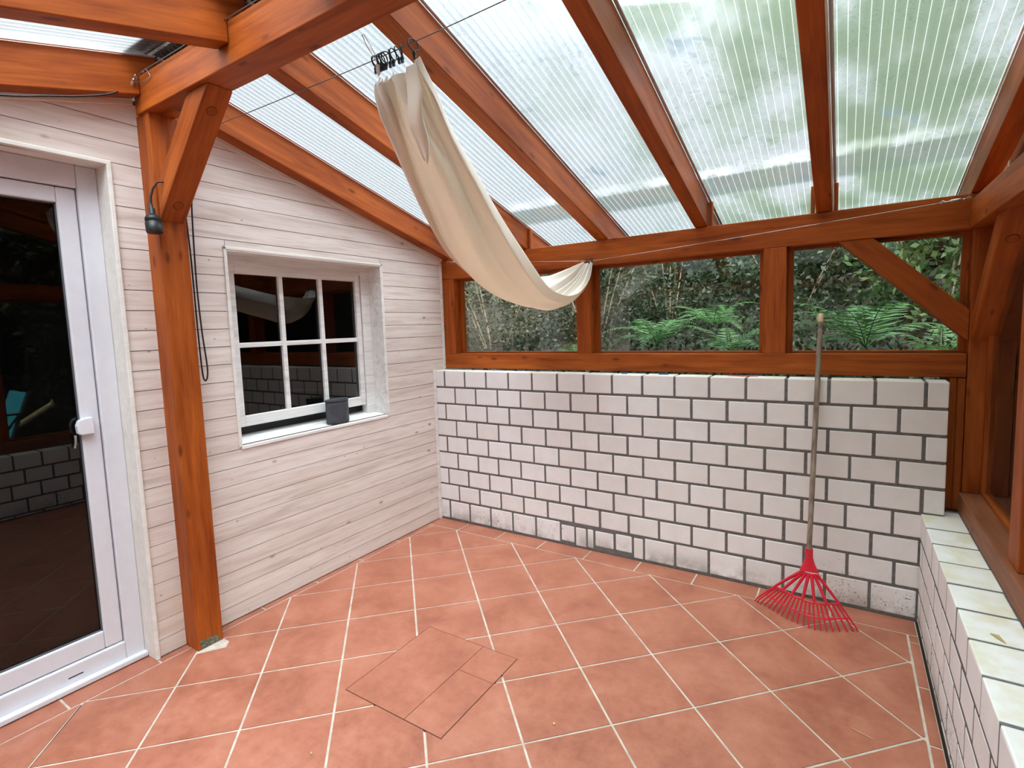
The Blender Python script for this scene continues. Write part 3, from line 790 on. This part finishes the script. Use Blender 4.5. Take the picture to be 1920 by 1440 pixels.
# stations along the sag: hidden left hem, left bulge, right rim, belly depth, pleat depth
ST = [
 (1.270, -1.620, 2.262, 1.243, -1.640, 2.245, 1.425, -1.635, 2.266, .006, .024),
 (1.250, -1.560, 2.190, 1.222, -1.620, 2.165, 1.392, -1.530, 2.215, .022, .026),
 (1.200, -1.440, 2.120, 1.190, -1.540, 2.090, 1.345, -1.400, 2.145, .040, .022),
 (1.140, -1.270, 2.020, 1.120, -1.380, 1.975, 1.305, -1.220, 2.055, .050, .018),
 (1.060, -1.060, 1.920, 1.030, -1.170, 1.862, 1.262, -1.000, 1.938, .055, .015),
 (1.000, -.870, 1.840, .955, -.970, 1.780, 1.243, -.790, 1.815, .058, .013),
 (.950, -.660, 1.775, .900, -.720, 1.700, 1.212, -.520, 1.677, .050, .008),
 (.945, -.430, 1.735, .905, -.500, 1.650, 1.206, -.360, 1.618, .050, .008),
 (.955, -.240, 1.722, .955, -.300, 1.610, 1.212, -.200, 1.597, .046, .013),
 (.985, -.080, 1.735, 1.035, -.150, 1.625, 1.236, -.090, 1.625, .038, .017),
 (1.060, .015, 1.768, 1.120, -.030, 1.695, 1.250, .000, 1.700, .024, .020),
 (1.165, .072, 1.806, 1.190, .062, 1.800, 1.238, .070, 1.797, .004, .007),
]
NU, NV = 140, 96
vs = []
for i in range(NU + 1):
    u = i / NU
    q = cat_rom(ST, u); P0 = Vector(q[0:3]); P1 = Vector(q[3:6]); P4 = Vector(q[6:9]); be, fo = q[9], q[10]
    n2 = cat_rom(ST, min(1, u + .01)); p2 = cat_rom(ST, max(0, u - .01))
    tan = (Vector(n2[3:6]) + Vector(n2[6:9]) - Vector(p2[3:6]) - Vector(p2[6:9])).normalized()
    ac = P4 - P1; nrm = tan.cross(ac).normalized()
    if nrm.z > 0: nrm = -nrm
    acn = ac.normalized()
    P2 = P1.lerp(P4, .33) + nrm * be; P3 = P1.lerp(P4, .70) + nrm * be * .9
    ctl = [tuple(P0), tuple(P1), tuple(P2), tuple(P3), tuple(P4)]
    for j in range(NV + 1):
        v = j / NV
        p = Vector(cat_rom(ctl, v))
        end = max(0, 1 - u / .22) + max(0, 1 - (1 - u) / .25)
        w = math.sin(2 * math.pi * v * 3.1 + 1.5 * math.sin(u * 4) + .5) * .55
        w += (1 - abs(math.sin(math.pi * (v * 6.2 + .4 * math.sin(u * 3))))) * 1.5 * min(1, .25 + end)
        w += math.sin(2 * math.pi * v * 10.5 + 2) * .5 * end
        env = 1 if v < .9 else (1 - v) / .1 * .8 + .2
        d_ = fo * 1.25 * w * env
        # one long overlapping crease running down the sail
        vc = .50 - .16 * math.sin(u * 2.6)
        cr = (v - vc) / .045
        d_ += (-.034 * math.exp(-cr * cr) + .034 / (1 + math.exp(-cr * 5))) * min(1, u * 6) * (1 if u < .72 else max(0, (.86 - u) / .14)) * env
        wr = mnoise.noise(Vector((u * 9, v * 7, 1.3))) * .005 + mnoise.noise(Vector((u * 30, v * 14, 4.3))) * .0018
        p = p + nrm * (d_ + wr) + acn * (.006 * math.sin(2 * math.pi * v * 3 + u * 7) * env)
        hem = max(0, 1 - u / .07)
        p.z -= hem * (.055 * math.exp(-((v - .80) / .07) ** 2) + .016 * abs(math.sin(math.pi * v * 9)) * (v < .72))
        vs.append(p)
b = MB()
b.add(vs, [(i * (NV + 1) + j, i * (NV + 1) + j + 1, (i + 1) * (NV + 1) + j + 1, (i + 1) * (NV + 1) + j) for i in range(NU) for j in range(NV)], 0, True)
sail = b.build('shade_cloth', M_CLOTH)
so = sail.modifiers.new('thickness', 'SOLIDIFY'); so.thickness = .0016; so.offset = 0
tag(sail, 'long cream cotton sun sail sagging from the ridge beam to the back wire', 'shade cloth')
# loose double fold hanging in front of the top gather
FP = [(1.404, -1.662, 2.235), (1.398, -1.645, 2.155), (1.368, -1.612, 2.095), (1.345, -1.555, 2.045), (1.322, -1.515, 2.000)]
b = MB(); NFU, NFV = 30, 16; fv = []
for i in range(NFU + 1):
    u = i / NFU; c = Vector(cat_rom(FP, u)); w_ = .008 + .024 * math.sin(math.pi * min(1, .12 + u * .88)) ** .7
    for j in range(NFV + 1):
        v = j / NFV; a = -1.5 + 3.0 * v
        c2 = c + Vector((math.sin(a) * w_ + .006, -.55 * math.cos(a) * w_ * .6, -.5 * math.cos(a) * w_ * .6))
        c2.z += .012 * math.sin(7 * v) * u
        fv.append(c2)
b.add(fv, [(i * (NFV + 1) + j, i * (NFV + 1) + j + 1, (i + 1) * (NFV + 1) + j + 1, (i + 1) * (NFV + 1) + j) for i in range(NFU) for j in range(NFV)], 0, True)
fd = b.build('loose_fold', M_CLOTH, sail); so = fd.modifiers.new('thickness', 'SOLIDIFY'); so.thickness = .0015

# wires
def wire(pts, r, label, mat=M_WIRE):
    b = MB(); b.tube(pts, r, 6); return tag(b.build('wire_rope', mat), label, 'wire')
def sag(p, q, s_, n=14):
    p = Vector(p); q = Vector(q); return [p.lerp(q, i / n) - Vector((0, 0, s_ * 4 * (i / n) * (1 - i / n))) for i in range(n + 1)]
wire(sag((.03, -1.64, 2.326), (1.245, -1.64, 2.308), .004, 8) + sag((1.40, -1.64, 2.310), (2.99, -1.64, 2.36), .006, 8), .0016, 'thin dark wire under the ridge carrying the cloth rings')
wire(sag((.14, .075, 1.903), (1.22, .075, 1.808), .002, 8) + sag((1.24, .075, 1.808), (2.93, .075, 1.905), .004, 10), .0013, 'thin wire in front of the eaves beam holding the lower cloth end', M_STEEL)
wire([(.075, -1.855, 2.455), (.12, -1.852, 2.490)] + sag((.13, -1.85, 2.497), (2.9, -1.85, 2.495), .002, 8), .0018, 'thin steel wire along the near face of the ridge beam')
def turnbuckle(loc, d, label):
    t = empty('turnbuckle', loc, label, 'turnbuckle'); d = Vector(d).normalized()
    b = MB(); b.tube([d * -.022, d * -.016, d * .016, d * .022], [.003, .006, .006, .003], 10); b.build('body', M_STEEL, t)
    up = Vector((0, -1, 0)).cross(d).normalized()
    b = MB(); b.tube([d * .02, d * .036, d * .044 + up * .006, d * .052, d * .044 - up * .006, d * .038], .0018, 6); b.build('eye', M_STEEL, t)
    b = MB(); b.tube([d * -.02, d * -.034, d * -.044 + up * .007, d * -.054 + up * .002, d * -.050 - up * .006], .002, 6); b.build('hook', M_STEEL, t)
    b = MB(); b.lathe([(.005, -.003), (.0062, -.001), (.0062, .003), (.005, .004)], tuple(d * .03 + Vector((0, 0, -.002))), 6); b.build('clamp_nut', M_STEEL, t)
    return t
turnbuckle((.075, -1.866, 2.452), (.7, 0, .6), 'steel turnbuckle and wire clamps at the left end of the ridge beam')
turnbuckle((.14, .085, 1.903), (1, 0, -.1), 'small steel turnbuckle on the left end of the back wire')
turnbuckle((2.945, .085, 1.908), (1, 0, .06), 'small steel turnbuckle on the right end of the back wire')
b = MB(); b.tube([(.145, -1.852, 2.49), (.155, -1.845, 2.505), (.17, -1.842, 2.488), (.185, -1.842, 2.470), (.150, -1.843, 2.462), (.10, -1.852, 2.466)], .0014, 6)
tag(b.build('wire_loop', M_STEEL), 'twisted loose wire end on the left end of the ridge beam', 'wire')
# hanging string at the top gather
b = MB(); b.tube([(1.245, -1.700, 2.357), (1.240, -1.68, 2.335), (1.247, -1.64, 2.292), (1.250, -1.64, 2.262)], .0016, 6); b.tube([(1.252, -1.700, 2.357), (1.252, -1.67, 2.33), (1.252, -1.64, 2.292)], .0012, 6)
b.lathe([(.002, -.01), (.007, 0), (.009, .02), (.004, .034)], (1.25, -1.642, 2.262), 10)
tag(b.build('string', M_CTRIM), 'short white string knotted from the ridge beam to the top of the cloth', 'string')

# rings with clips
def ring(loc, tilt, sw, label, group, sc=1.0):
    o = empty('curtain_ring', loc, label, 'curtain ring', group)
    b = MB(); b.torus((0, 0, -.017 * sc), (math.cos(tilt), math.sin(tilt), .1), .017 * sc, .0021 * sc, 18, 6); b.build('ring', M_BLACKRUB, o)
    b = MB(); z = -.036 * sc
    b.box((-.004 * sc, -.003, z - .018 * sc), (-.0010, .003, z + .002)); b.box((.0010, -.003, z - .018 * sc), (.004 * sc, .003, z + .002)); b.box((-.0055 * sc, -.0035, z - .006 * sc), (.0055 * sc, .0035, z - .002))
    b.build('clip', M_BLACKRUB, o)
    o.rotation_euler = (0, sw, tilt * .3)
    return o
rx = [1.236, 1.244, 1.253, 1.262, 1.274, 1.287, 1.302, 1.317, 1.336, 1.352, 1.402]
for k, x in enumerate(rx):
    sgl = k == len(rx) - 1
    lab = 'black curtain ring on its own at the right of the upper wire' if sgl else 'black curtain ring with clip in the bunch on the upper wire above the cloth'
    ring((x, -1.64, 2.322 if sgl else 2.318), random.uniform(-.35, .5), random.uniform(-.12, .12), lab, None if sgl else 'bunched rings on the upper wire', 1.15 if sgl else 1.0)
for k, x in enumerate([1.155, 1.192, 1.200, 1.214, 1.222, 1.230, 1.238]):
    ring((x, .075, 1.824), random.uniform(-.3, .3), random.uniform(-.15, .15), 'small black ring clip bunched on the back wire at the lower cloth end', 'ring clips on the back wire', .55)

# ------------------------------------------------------------------ cables and hanging socket
b = MB()
pts = [(.14, -2.95, 2.14), (.13, -2.6, 2.19), (.118, -2.29, 2.262), (.110, -2.16, 2.305), (.095, -2.05, 2.345), (.085, -1.95, 2.390), (.070, -1.885, 2.440)]
b.tube([cat_rom(pts, k / 30) for k in range(31)], .0038, 8)
tag(b.build('cable', M_BLACKRUB), 'black cable sagging along the top of the house wall to the ridge beam', 'cable')
b = MB()
pts = [(.05, -1.69, 2.0), (.05, -1.682, 1.80), (.05, -1.680, 1.48), (.05, -1.676, 1.27), (.05, -1.668, 1.222), (.05, -1.656, 1.235), (.05, -1.652, 1.29), (.05, -1.662, 1.45), (.05, -1.667, 1.65), (.05, -1.664, 1.85), (.05, -1.658, 2.02), (.07, -1.66, 2.08)]
b.tube([cat_rom(pts, k / 60) for k in range(61)], .0036, 8)
tag(b.build('cable', M_BLACKRUB), 'black cable hanging in a long loop beside the timber post', 'cable')
sk = empty('lamp_socket', (.135, -1.862, 1.955), 'black pendant lamp socket hanging on a short cable at the left timber post', 'lamp socket')
b = MB(); b.lathe([(.0235, -.088), (.0250, -.084), (.0250, -.052), (.0232, -.051), (.0232, -.046), (.0245, -.045), (.0235, -.034), (.0200, -.028), (.0190, -.0275), (.0120, -.020), (.0105, -.019), (.0095, .0), (.0060, .003), (.005, .018)], (0, 0, 0), 24)
b.build('socket_shell', M_BLACKRUB, sk)
b = MB(); b.tube([(0, 0, .012), (.004, .002, .045), (.012, .008, .072), (.024, .018, .094), (.036, .05, .10)], .0036, 8); b.build('cable', M_BLACKRUB, sk)
sk.rotation_euler = (0, math.radians(-6), 0); sk.scale = (1.22, 1.22, 1.12)

# ------------------------------------------------------------------ pot on the window sill
pt = empty('storage_tin', (-.048, -.858, .876), 'dark grey oval tin standing on the white window sill', 'tin')
def oval(r0, r1, z0, z1, lip=0):
    b = MB(); prof = [(.92, z0), (1.0, z0 + .004)] + [(1.0 + .01 * math.sin(k * 2.1), z0 + (z1 - z0) * k / 6) for k in range(1, 6)] + [(1.0, z1 - .002), (.97, z1)]
    b.lathe(prof, (0, 0, 0), 40, sx=r0, sy=r1); return b
o = oval(.040, .079, 0, .128).build('body', M_POT, pt)
o = oval(.0415, .0815, .1285, .146).build('lid', M_POT, pt)

# ------------------------------------------------------------------ leaf rake
rk = empty('leaf_rake', (2.43, -.21, 0), 'red fan rake with weathered wooden handle leaning on the white brick wall', 'rake')
RO = Vector((2.43, -.21, 0))
A = Vector((2.434, -.178, .245)); B_ = Vector((2.430, -.208, .325))        # apex and collar top
top = Vector((2.4465, .083, 1.4345)); low = B_.lerp(A, .1)
# let the pole touch the front edge of the brick wall
mid_y = -.0155
low = Vector((2.430, -.197, .325)); dirp = (Vector((2.443, -.0135, 1.119)) - low).normalized(); L = (1.436 - low.z) / dirp.z
topp = low + dirp * L
b = MB(); b.tube([p - RO for p in (low - dirp * .03, low + dirp * (L * .3), low + dirp * (L * .92))], [.0112, .0118, .0118], 14)
q = low + dirp * (L * .92)
b.tube([p - RO for p in (q, q + dirp * .010, q + dirp * .014, q + dirp * .020, q + dirp * .024, q + dirp * .05)], [.0118, .0122, .010, .010, .012, .0118], 14)
hd = b.build('handle', M_POLE, rk)
b = MB(); b.tube([p - RO for p in (q + dirp * .0495, q + dirp * .054, topp - dirp * .004, topp)], [.0115, .0125, .012, .009], 14); b.build('bare_tip', M_TIP, hd)
A = Vector((2.433, -.212, .232))
b = MB()
cT = low + dirp * .012
# collar: round at the handle, flattening into the fan apex
rings_ = []
for k in range(9):
    t = k / 8; c = cT.lerp(A, t); wx = .0165 + (.040 - .0165) * max(0, t - .35) ** 1.5 * 2.0; wy = .0165 - .008 * t
    rings_.append((c, wx, wy))
n = 20; vs = []
for c, wx, wy in rings_:
    for k in range(n):
        a = 2 * math.pi * k / n; vs.append(c - RO + Vector((wx * math.cos(a), wy * math.sin(a), 0)))
b.add(vs, [(i * n + k, i * n + (k + 1) % n, (i + 1) * n + (k + 1) % n, (i + 1) * n + k) for i in range(8) for k in range(n)], 0, True)
b.add(vs[:n], [tuple(range(n))]); b.add(vs[-n:], [tuple(range(n))])
b.build('collar', M_REDPL, rk)
b = MB(); sc_ = low + dirp * -.012 + Vector((0, -.0168, 0)) - RO; b.tube([sc_, sc_ + Vector((0, -.002, 0))], .003, 8); b.build('screw', M_GASKET, rk)
def tip(t):      # t in 0..1 left to right on the floor
    pts = [(2.196, -.170, .012), (2.262, -.210, .006), (2.345, -.268, .004), (2.44, -.305, .004), (2.535, -.285, .004), (2.630, -.226, .006)]
    return Vector(cat_rom(pts, t))
def fan(t, s):   # point on the fan surface; s 0 apex .. 1 tip
    e = tip(t); a0 = A + Vector(((t - .5) * .055, 0, -.004))
    p = a0.lerp(e, s); p.z += .006 * math.sin(math.pi * s)
    return p
NT_ = 21
def bar(s0, r):
    pts = [fan(k / 40, s0 if True else 0) for k in range(41)]
    b = MB(); b.tube([p - RO for p in pts], r, 8); return b.build('cross_bar', M_REDPL, rk)
S1, S2 = .56, .80
bar(S1, .0046); bar(S2, .0036)
for k in range(7):
    t = k / 6; b = MB(); b.tube([fan(t, .02 + (S1 - .02) * q_ / 8) - RO for q_ in range(9)], [.0082 - .0024 * q_ / 8 for q_ in range(9)], 8); b.build('rib', M_REDPL, rk)
for k in range(NT_):
    t = k / (NT_ - 1); pts = [fan(t, S1 + (1 - S1) * q_ / 8) for q_ in range(9)]
    pts[-1].z = .0035
    b = MB(); b.tube([p - RO for p in pts], [.0046 - .0012 * q_ / 8 for q_ in range(9)], 6); b.build('tine', M_REDPL, rk)

# ------------------------------------------------------------------ bits lying around
def debris(name, pts, r, mat, label, cat):
    b = MB(); b.tube(pts, r, 6); return tag(b.build(name, mat), label, cat)
debris('tape_scrap', [(1.418, .060, 1.1225), (1.455, .062, 1.1225)], .0035, M_BLUE, 'small blue scrap on the brick wall top left of the middle post', 'scrap')
debris('tape_scrap', [(1.645, .060, 1.1225), (1.70, .062, 1.1225)], .0035, M_BLUE, 'small blue scrap on the brick wall top below the middle window', 'scrap')
debris('plastic_strip', [(2.02, .070, 1.1225), (2.10, .050, 1.1225), (2.17, .062, 1.1235)], .003, M_REDPL, 'thin red strip lying on the brick wall top below the right window', 'strip')
debris('dry_leaf', [(2.918, -1.035, .5145), (2.930, -1.05, .517), (2.942, -1.072, .5145)], [.002, .006, .0015], M_LOG, 'dry yellow leaf on top of the low brick wall', 'leaf')
debris('twig', [(2.60, -.900, .002), (2.66, -.925, .003)], .0012, M_TIP, 'thin pale twig on the tiles near the right wall', 'twig')
debris('wood_chip', [(1.70, -1.40, .003), (1.708, -1.405, .003)], .0035, M_TIP, 'tiny pale wood chip on the tiles right of the hatch', 'chip')
debris('wood_chip', [(1.05, -1.93, .003), (1.058, -1.935, .003)], .003, M_LOG, 'tiny dark chip on the tiles in front of the hatch', 'chip')

# ------------------------------------------------------------------ garden outside
gb = MB(); NX, NY = 40, 24
gv = []
for i in range(NX + 1):
    for j in range(NY + 1):
        x = -6 + 14 * i / NX; y = .30 + 9 * (j / NY) ** 1.4
        z = .75 + .28 * min(y, 4) + .08 * mnoise.noise(Vector((x, y, 0)))
        gv.append((x, y, z))
gb.add(gv, [(i * (NY + 1) + j, (i + 1) * (NY + 1) + j, (i + 1) * (NY + 1) + j + 1, i * (NY + 1) + j + 1) for i in range(NX) for j in range(NY)], 0, True)
gb.add([(-.3, .245, -.2), (3.5, .245, -.2), (3.5, .32, .85), (-.3, .32, .85)], [(0, 1, 2, 3)])
tag(gb.build('garden_bank', M_SOIL), kind='structure')
gb = MB(); gb.box((3.14, -9, -.3), (12, .3, -.05)); gb.box((-1, -12, -.3), (3.14, YF, -.05))
tag(gb.build('garden_ground', M_SOIL), kind='structure')

def leaf(b, p, d, n_, L, W):
    d = d.normalized(); s1 = d.cross(n_)
    if s1.length < 1e-4: s1 = Vector((1, 0, 0))
    s1 = s1.normalized(); m = p + d * L * .45
    b.add([p, m - s1 * W / 2, p + d * L, m + s1 * W / 2], [(0, 1, 2, 3)])
def rv(): return Vector((random.gauss(0, 1), random.gauss(0, 1), random.gauss(0, 1))).normalized()
def foliage(name, c, rad, count, L, mat, parent=None, shell=.35):
    b = MB(); c = Vector(c)
    for _ in range(count):
        d = rv(); r = random.uniform(shell, 1) ** .5
        w = .75 + .5 * mnoise.noise(d * 2.2 + c)
        p = Vector((d.x * rad[0], d.y * rad[1], d.z * rad[2])) * r * w
        leaf(b, p + c, rv(), rv(), L * random.uniform(.6, 1.2), L * random.uniform(.35, .6))
    return b.build(name, mat, parent)
def shrub(x, y, z, rad, count, L, mat, label):
    t = empty('shrub', (x, y, z), label, 'shrub', 'shrubs behind the back windows')
    foliage('foliage', (0, 0, rad[2] * .8), rad, count, L, mat, t)
    b = MB()
    for k in range(5):
        a = random.uniform(0, 6.28); b.tube([(0, 0, -.1), (math.cos(a) * rad[0] * .3, math.sin(a) * rad[1] * .3, rad[2] * .7), (math.cos(a) * rad[0] * .6, math.sin(a) * rad[1] * .6, rad[2] * 1.4)], [.012, .008, .004], 5)
    b.build('stem', M_TWIG, t)
    return t
shrub(-.55, 1.6, 1.0, (.9, .5, .75), 3800, .045, M_OLIVE, 'twiggy olive shrub behind the left back window')
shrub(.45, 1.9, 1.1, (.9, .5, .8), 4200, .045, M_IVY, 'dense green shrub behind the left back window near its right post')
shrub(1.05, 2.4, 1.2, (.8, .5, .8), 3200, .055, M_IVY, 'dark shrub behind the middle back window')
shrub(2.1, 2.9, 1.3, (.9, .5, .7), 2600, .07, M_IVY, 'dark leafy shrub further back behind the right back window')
shrub(3.15, 2.2, 1.1, (.7, .6, .9), 2600, .08, M_TREE, 'large leaved shrub beyond the right back corner')

def frond(b, root, d0, L, droop, W, n_=26):
    """arching midrib with paired pinnae that shorten towards the tip"""
    root = Vector(root); d0 = Vector(d0).normalized(); p = root.copy(); d = d0.copy(); pts = [p.copy()]; ds = [d.copy()]
    for i in range(n_):
        d = (d + Vector((0, 0, -droop / n_))).normalized(); p = p + d * L / n_; pts.append(p.copy()); ds.append(d.copy())
    b.tube(pts, [.004 * (1 - .8 * i / n_) for i in range(n_ + 1)], 4)
    for i in range(3, n_ + 1):
        t = i / n_; w = W * min(1, .25 + t * 3.2) * (1 if t < .35 else max(.06, 1 - (t - .35) * 1.45))
        s1 = ds[i].cross(Vector((0, 0, 1))).normalized(); up = s1.cross(ds[i])
        for sg in (-1, 1):
            dd = (s1 * sg + ds[i] * .45 - up * random.uniform(.0, .35)).normalized()
            st = L / n_
            b.add([pts[i], pts[i] + dd * w * .3 - ds[i] * st * .30, pts[i] + dd * w * .7 - ds[i] * st * .18, pts[i] + dd * w, pts[i] + dd * w * .7 + ds[i] * st * .16, pts[i] + dd * w * .3 + ds[i] * st * .26], [(0, 1, 2, 3, 4, 5)])
def fern(x, y, z, n_, L, seed, label, az=None):
    random.seed(seed); o = empty('fern', (x, y, z), label, 'fern', 'ferns behind the back windows')
    for k in range(n_):
        a = 2 * math.pi * k / n_ + random.uniform(-.3, .3) if az is None else az[k]
        b = MB(); el = random.uniform(.35, 1.0)
        frond(b, (0, 0, 0), (math.cos(a), math.sin(a), el * 2.6), L * random.uniform(.8, 1.15), 1.9, L * .24)
        b.build('frond', M_FERN, o)
    return o
fern(1.30, 1.15, 1.22, 12, .50, 3, 'upright fern behind the middle back window, its left one')
fern(1.86, 1.05, 1.17, 10, .42, 5, 'bright fern behind the middle back window beside its right post')
fern(1.60, 1.75, 1.36, 9, .46, 6, 'fern standing further back between the two ferns of the middle window')
fern(2.66, .95, 1.22, 9, .62, 8, 'large fern behind the right back window right of the rake handle', az=[2.9, 3.3, 2.5, .2, 1.0, 4.3, 5.0, 1.7, 3.0])
fern(.66, 1.05, 1.12, 8, .34, 9, 'small fern low behind the left back window')
fern(3.05, 1.2, 1.14, 8, .42, 12, 'fern beyond the right back corner below the diagonal brace')

def tree(x, y, z, h_, rad, count, L, label, mat=M_TREE, tr=.09):
    random.seed(int(x * 100) + int(y * 10)); o = empty('tree', (x, y, z), label, 'tree', 'trees around the porch')
    b = MB(); b.tube([(0, 0, -.3), (.05, 0, h_ * .4), (0, .08, h_)], [tr, tr * .8, tr * .4], 9)
    for k in range(6):
        a = k * 1.05; b.tube([(0.03, .03, h_ * (.5 + .07 * k)), (math.cos(a) * rad[0] * .5, math.sin(a) * rad[1] * .5, h_ * (.75 + .07 * k))], [tr * .4, tr * .15], 6)
    b.build('trunk', M_BARK, o)
    foliage('foliage', (0, 0, h_ + rad[2] * .25), rad, count, L, mat, o, .2)
    return o
tree(2.2, 5.2, 1.6, 2.4, (1.9, 1.2, 1.6), 9000, .13, 'leafy tree behind the back wall to the right')
tree(5.2, 4.2, 1.5, 2.6, (2.0, 1.4, 1.9), 9000, .14, 'broad tree beyond the right back corner')
tree(-.6, 5.8, 1.7, 1.5, (1.8, 1.0, 1.1), 7000, .12, 'lower leafy tree behind the back wall to the left')
tree(4.9, .6, .2, 2.2, (.9, 1.5, 1.6), 6000, .10, 'slim tree outside the right windows')
tree(6.4, -2.2, 0, 1.8, (1.3, 1.9, 1.9), 7000, .13, 'tree outside the right windows beside the viewer')
# hedge backdrops: uncountable leaves around a dark twiggy core
random.seed(4)
def hedge(count, fn, L, core, label):
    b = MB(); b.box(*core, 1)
    for _ in range(count): leaf(b, Vector(fn()), rv(), rv(), L * random.uniform(.6, 1.3), L * .55)
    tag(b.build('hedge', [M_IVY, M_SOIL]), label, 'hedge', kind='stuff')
def back_leaf():
    x = random.uniform(-5, 8); return (x, random.uniform(3.3, 4.4), 1.3 + random.random() ** .8 * (1.9 + .35 * mnoise.noise(Vector((x * .8, 0, 3)))))
def right_leaf():
    y = random.uniform(-5, 3); return (5.6 + random.uniform(0, .9), y, random.random() ** .8 * (3.7 if y > -3 else 2.6))
def front_leaf(): return (random.uniform(-3, 5.4), -5.4 - random.uniform(0, .9), random.random() ** .8 * 5.6)  # hedge raised and brought closer to cut low sky light on the foreground
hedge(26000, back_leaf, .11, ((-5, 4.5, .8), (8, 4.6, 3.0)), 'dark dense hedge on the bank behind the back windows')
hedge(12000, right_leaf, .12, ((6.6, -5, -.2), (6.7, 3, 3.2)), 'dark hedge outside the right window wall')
hedge(22000, front_leaf, .12, ((-3, -6.5, -.2), (5.4, -6.4, 5.4)), 'dark hedge behind the viewer, mirrored in the back windows, made tall to block low sky light')
# groundcover
b = MB()
for _ in range(9000):
    x = random.uniform(-.15, 4.2); y = random.uniform(.5, 2.6); z = .75 + .28 * y + random.uniform(.0, .16)
    leaf(b, Vector((x, y, z)), rv() + Vector((0, 0, .6)), rv(), .05 * random.uniform(.6, 1.3), .028)
tag(b.build('ground_ivy', M_IVY), 'low green ground cover on the bank behind the back windows', 'ground cover', kind='stuff')

# folding garden chair outside on the right (seen mirrored in the door glass)
ch = empty('garden_chair', (4.3, -1.38, .03), 'turquoise folding garden chair outside, mirrored in the glass door', 'chair')
def cbox(name, quad, th, mat):
    a, b1, c, d_ = [Vector(p) for p in quad]; n_ = (b1 - a).cross(d_ - a).normalized() * th
    b = MB(); b.add([a, b1, c, d_, a + n_, b1 + n_, c + n_, d_ + n_], [(0, 3, 2, 1), (4, 5, 6, 7), (0, 1, 5, 4), (1, 2, 6, 5), (2, 3, 7, 6), (3, 0, 4, 7)]); return b.build(name, mat, ch)
cbox('seat', [(-.25, -.45, .50), (.25, -.45, .50), (.25, .03, .46), (-.25, .03, .46)], .012, M_TEAL)
cbox('backrest', [(-.25, .04, .47), (.25, .04, .47), (.25, .19, .90), (-.25, .19, .90)], .012, M_TEAL)
for sx in (-.27, .27):
    for pts in (((sx, -.46, .50), (sx, .04, .46), (sx, .20, .91)), ((sx, -.40, 0), (sx, .10, .68)), ((sx, .30, 0), (sx, -.36, .50)), ((sx, .12, .70), (sx, -.38, .70))):
        b = MB(); b.tube(pts, .012, 8); b.build('leg' if pts[0][2] == 0 else 'side_rail', M_FRAME, ch)
b = MB(); b.tube([(4.75, -1.95, .0), (4.80, -.80, .72)], .028, 10); b.tube([(4.80, -.80, .72), (4.80, -.799, .72)], .055, 14)
tag(b.build('wooden_pole', M_LOG), 'pale wooden pole leaning outside, mirrored in the glass door', 'pole')
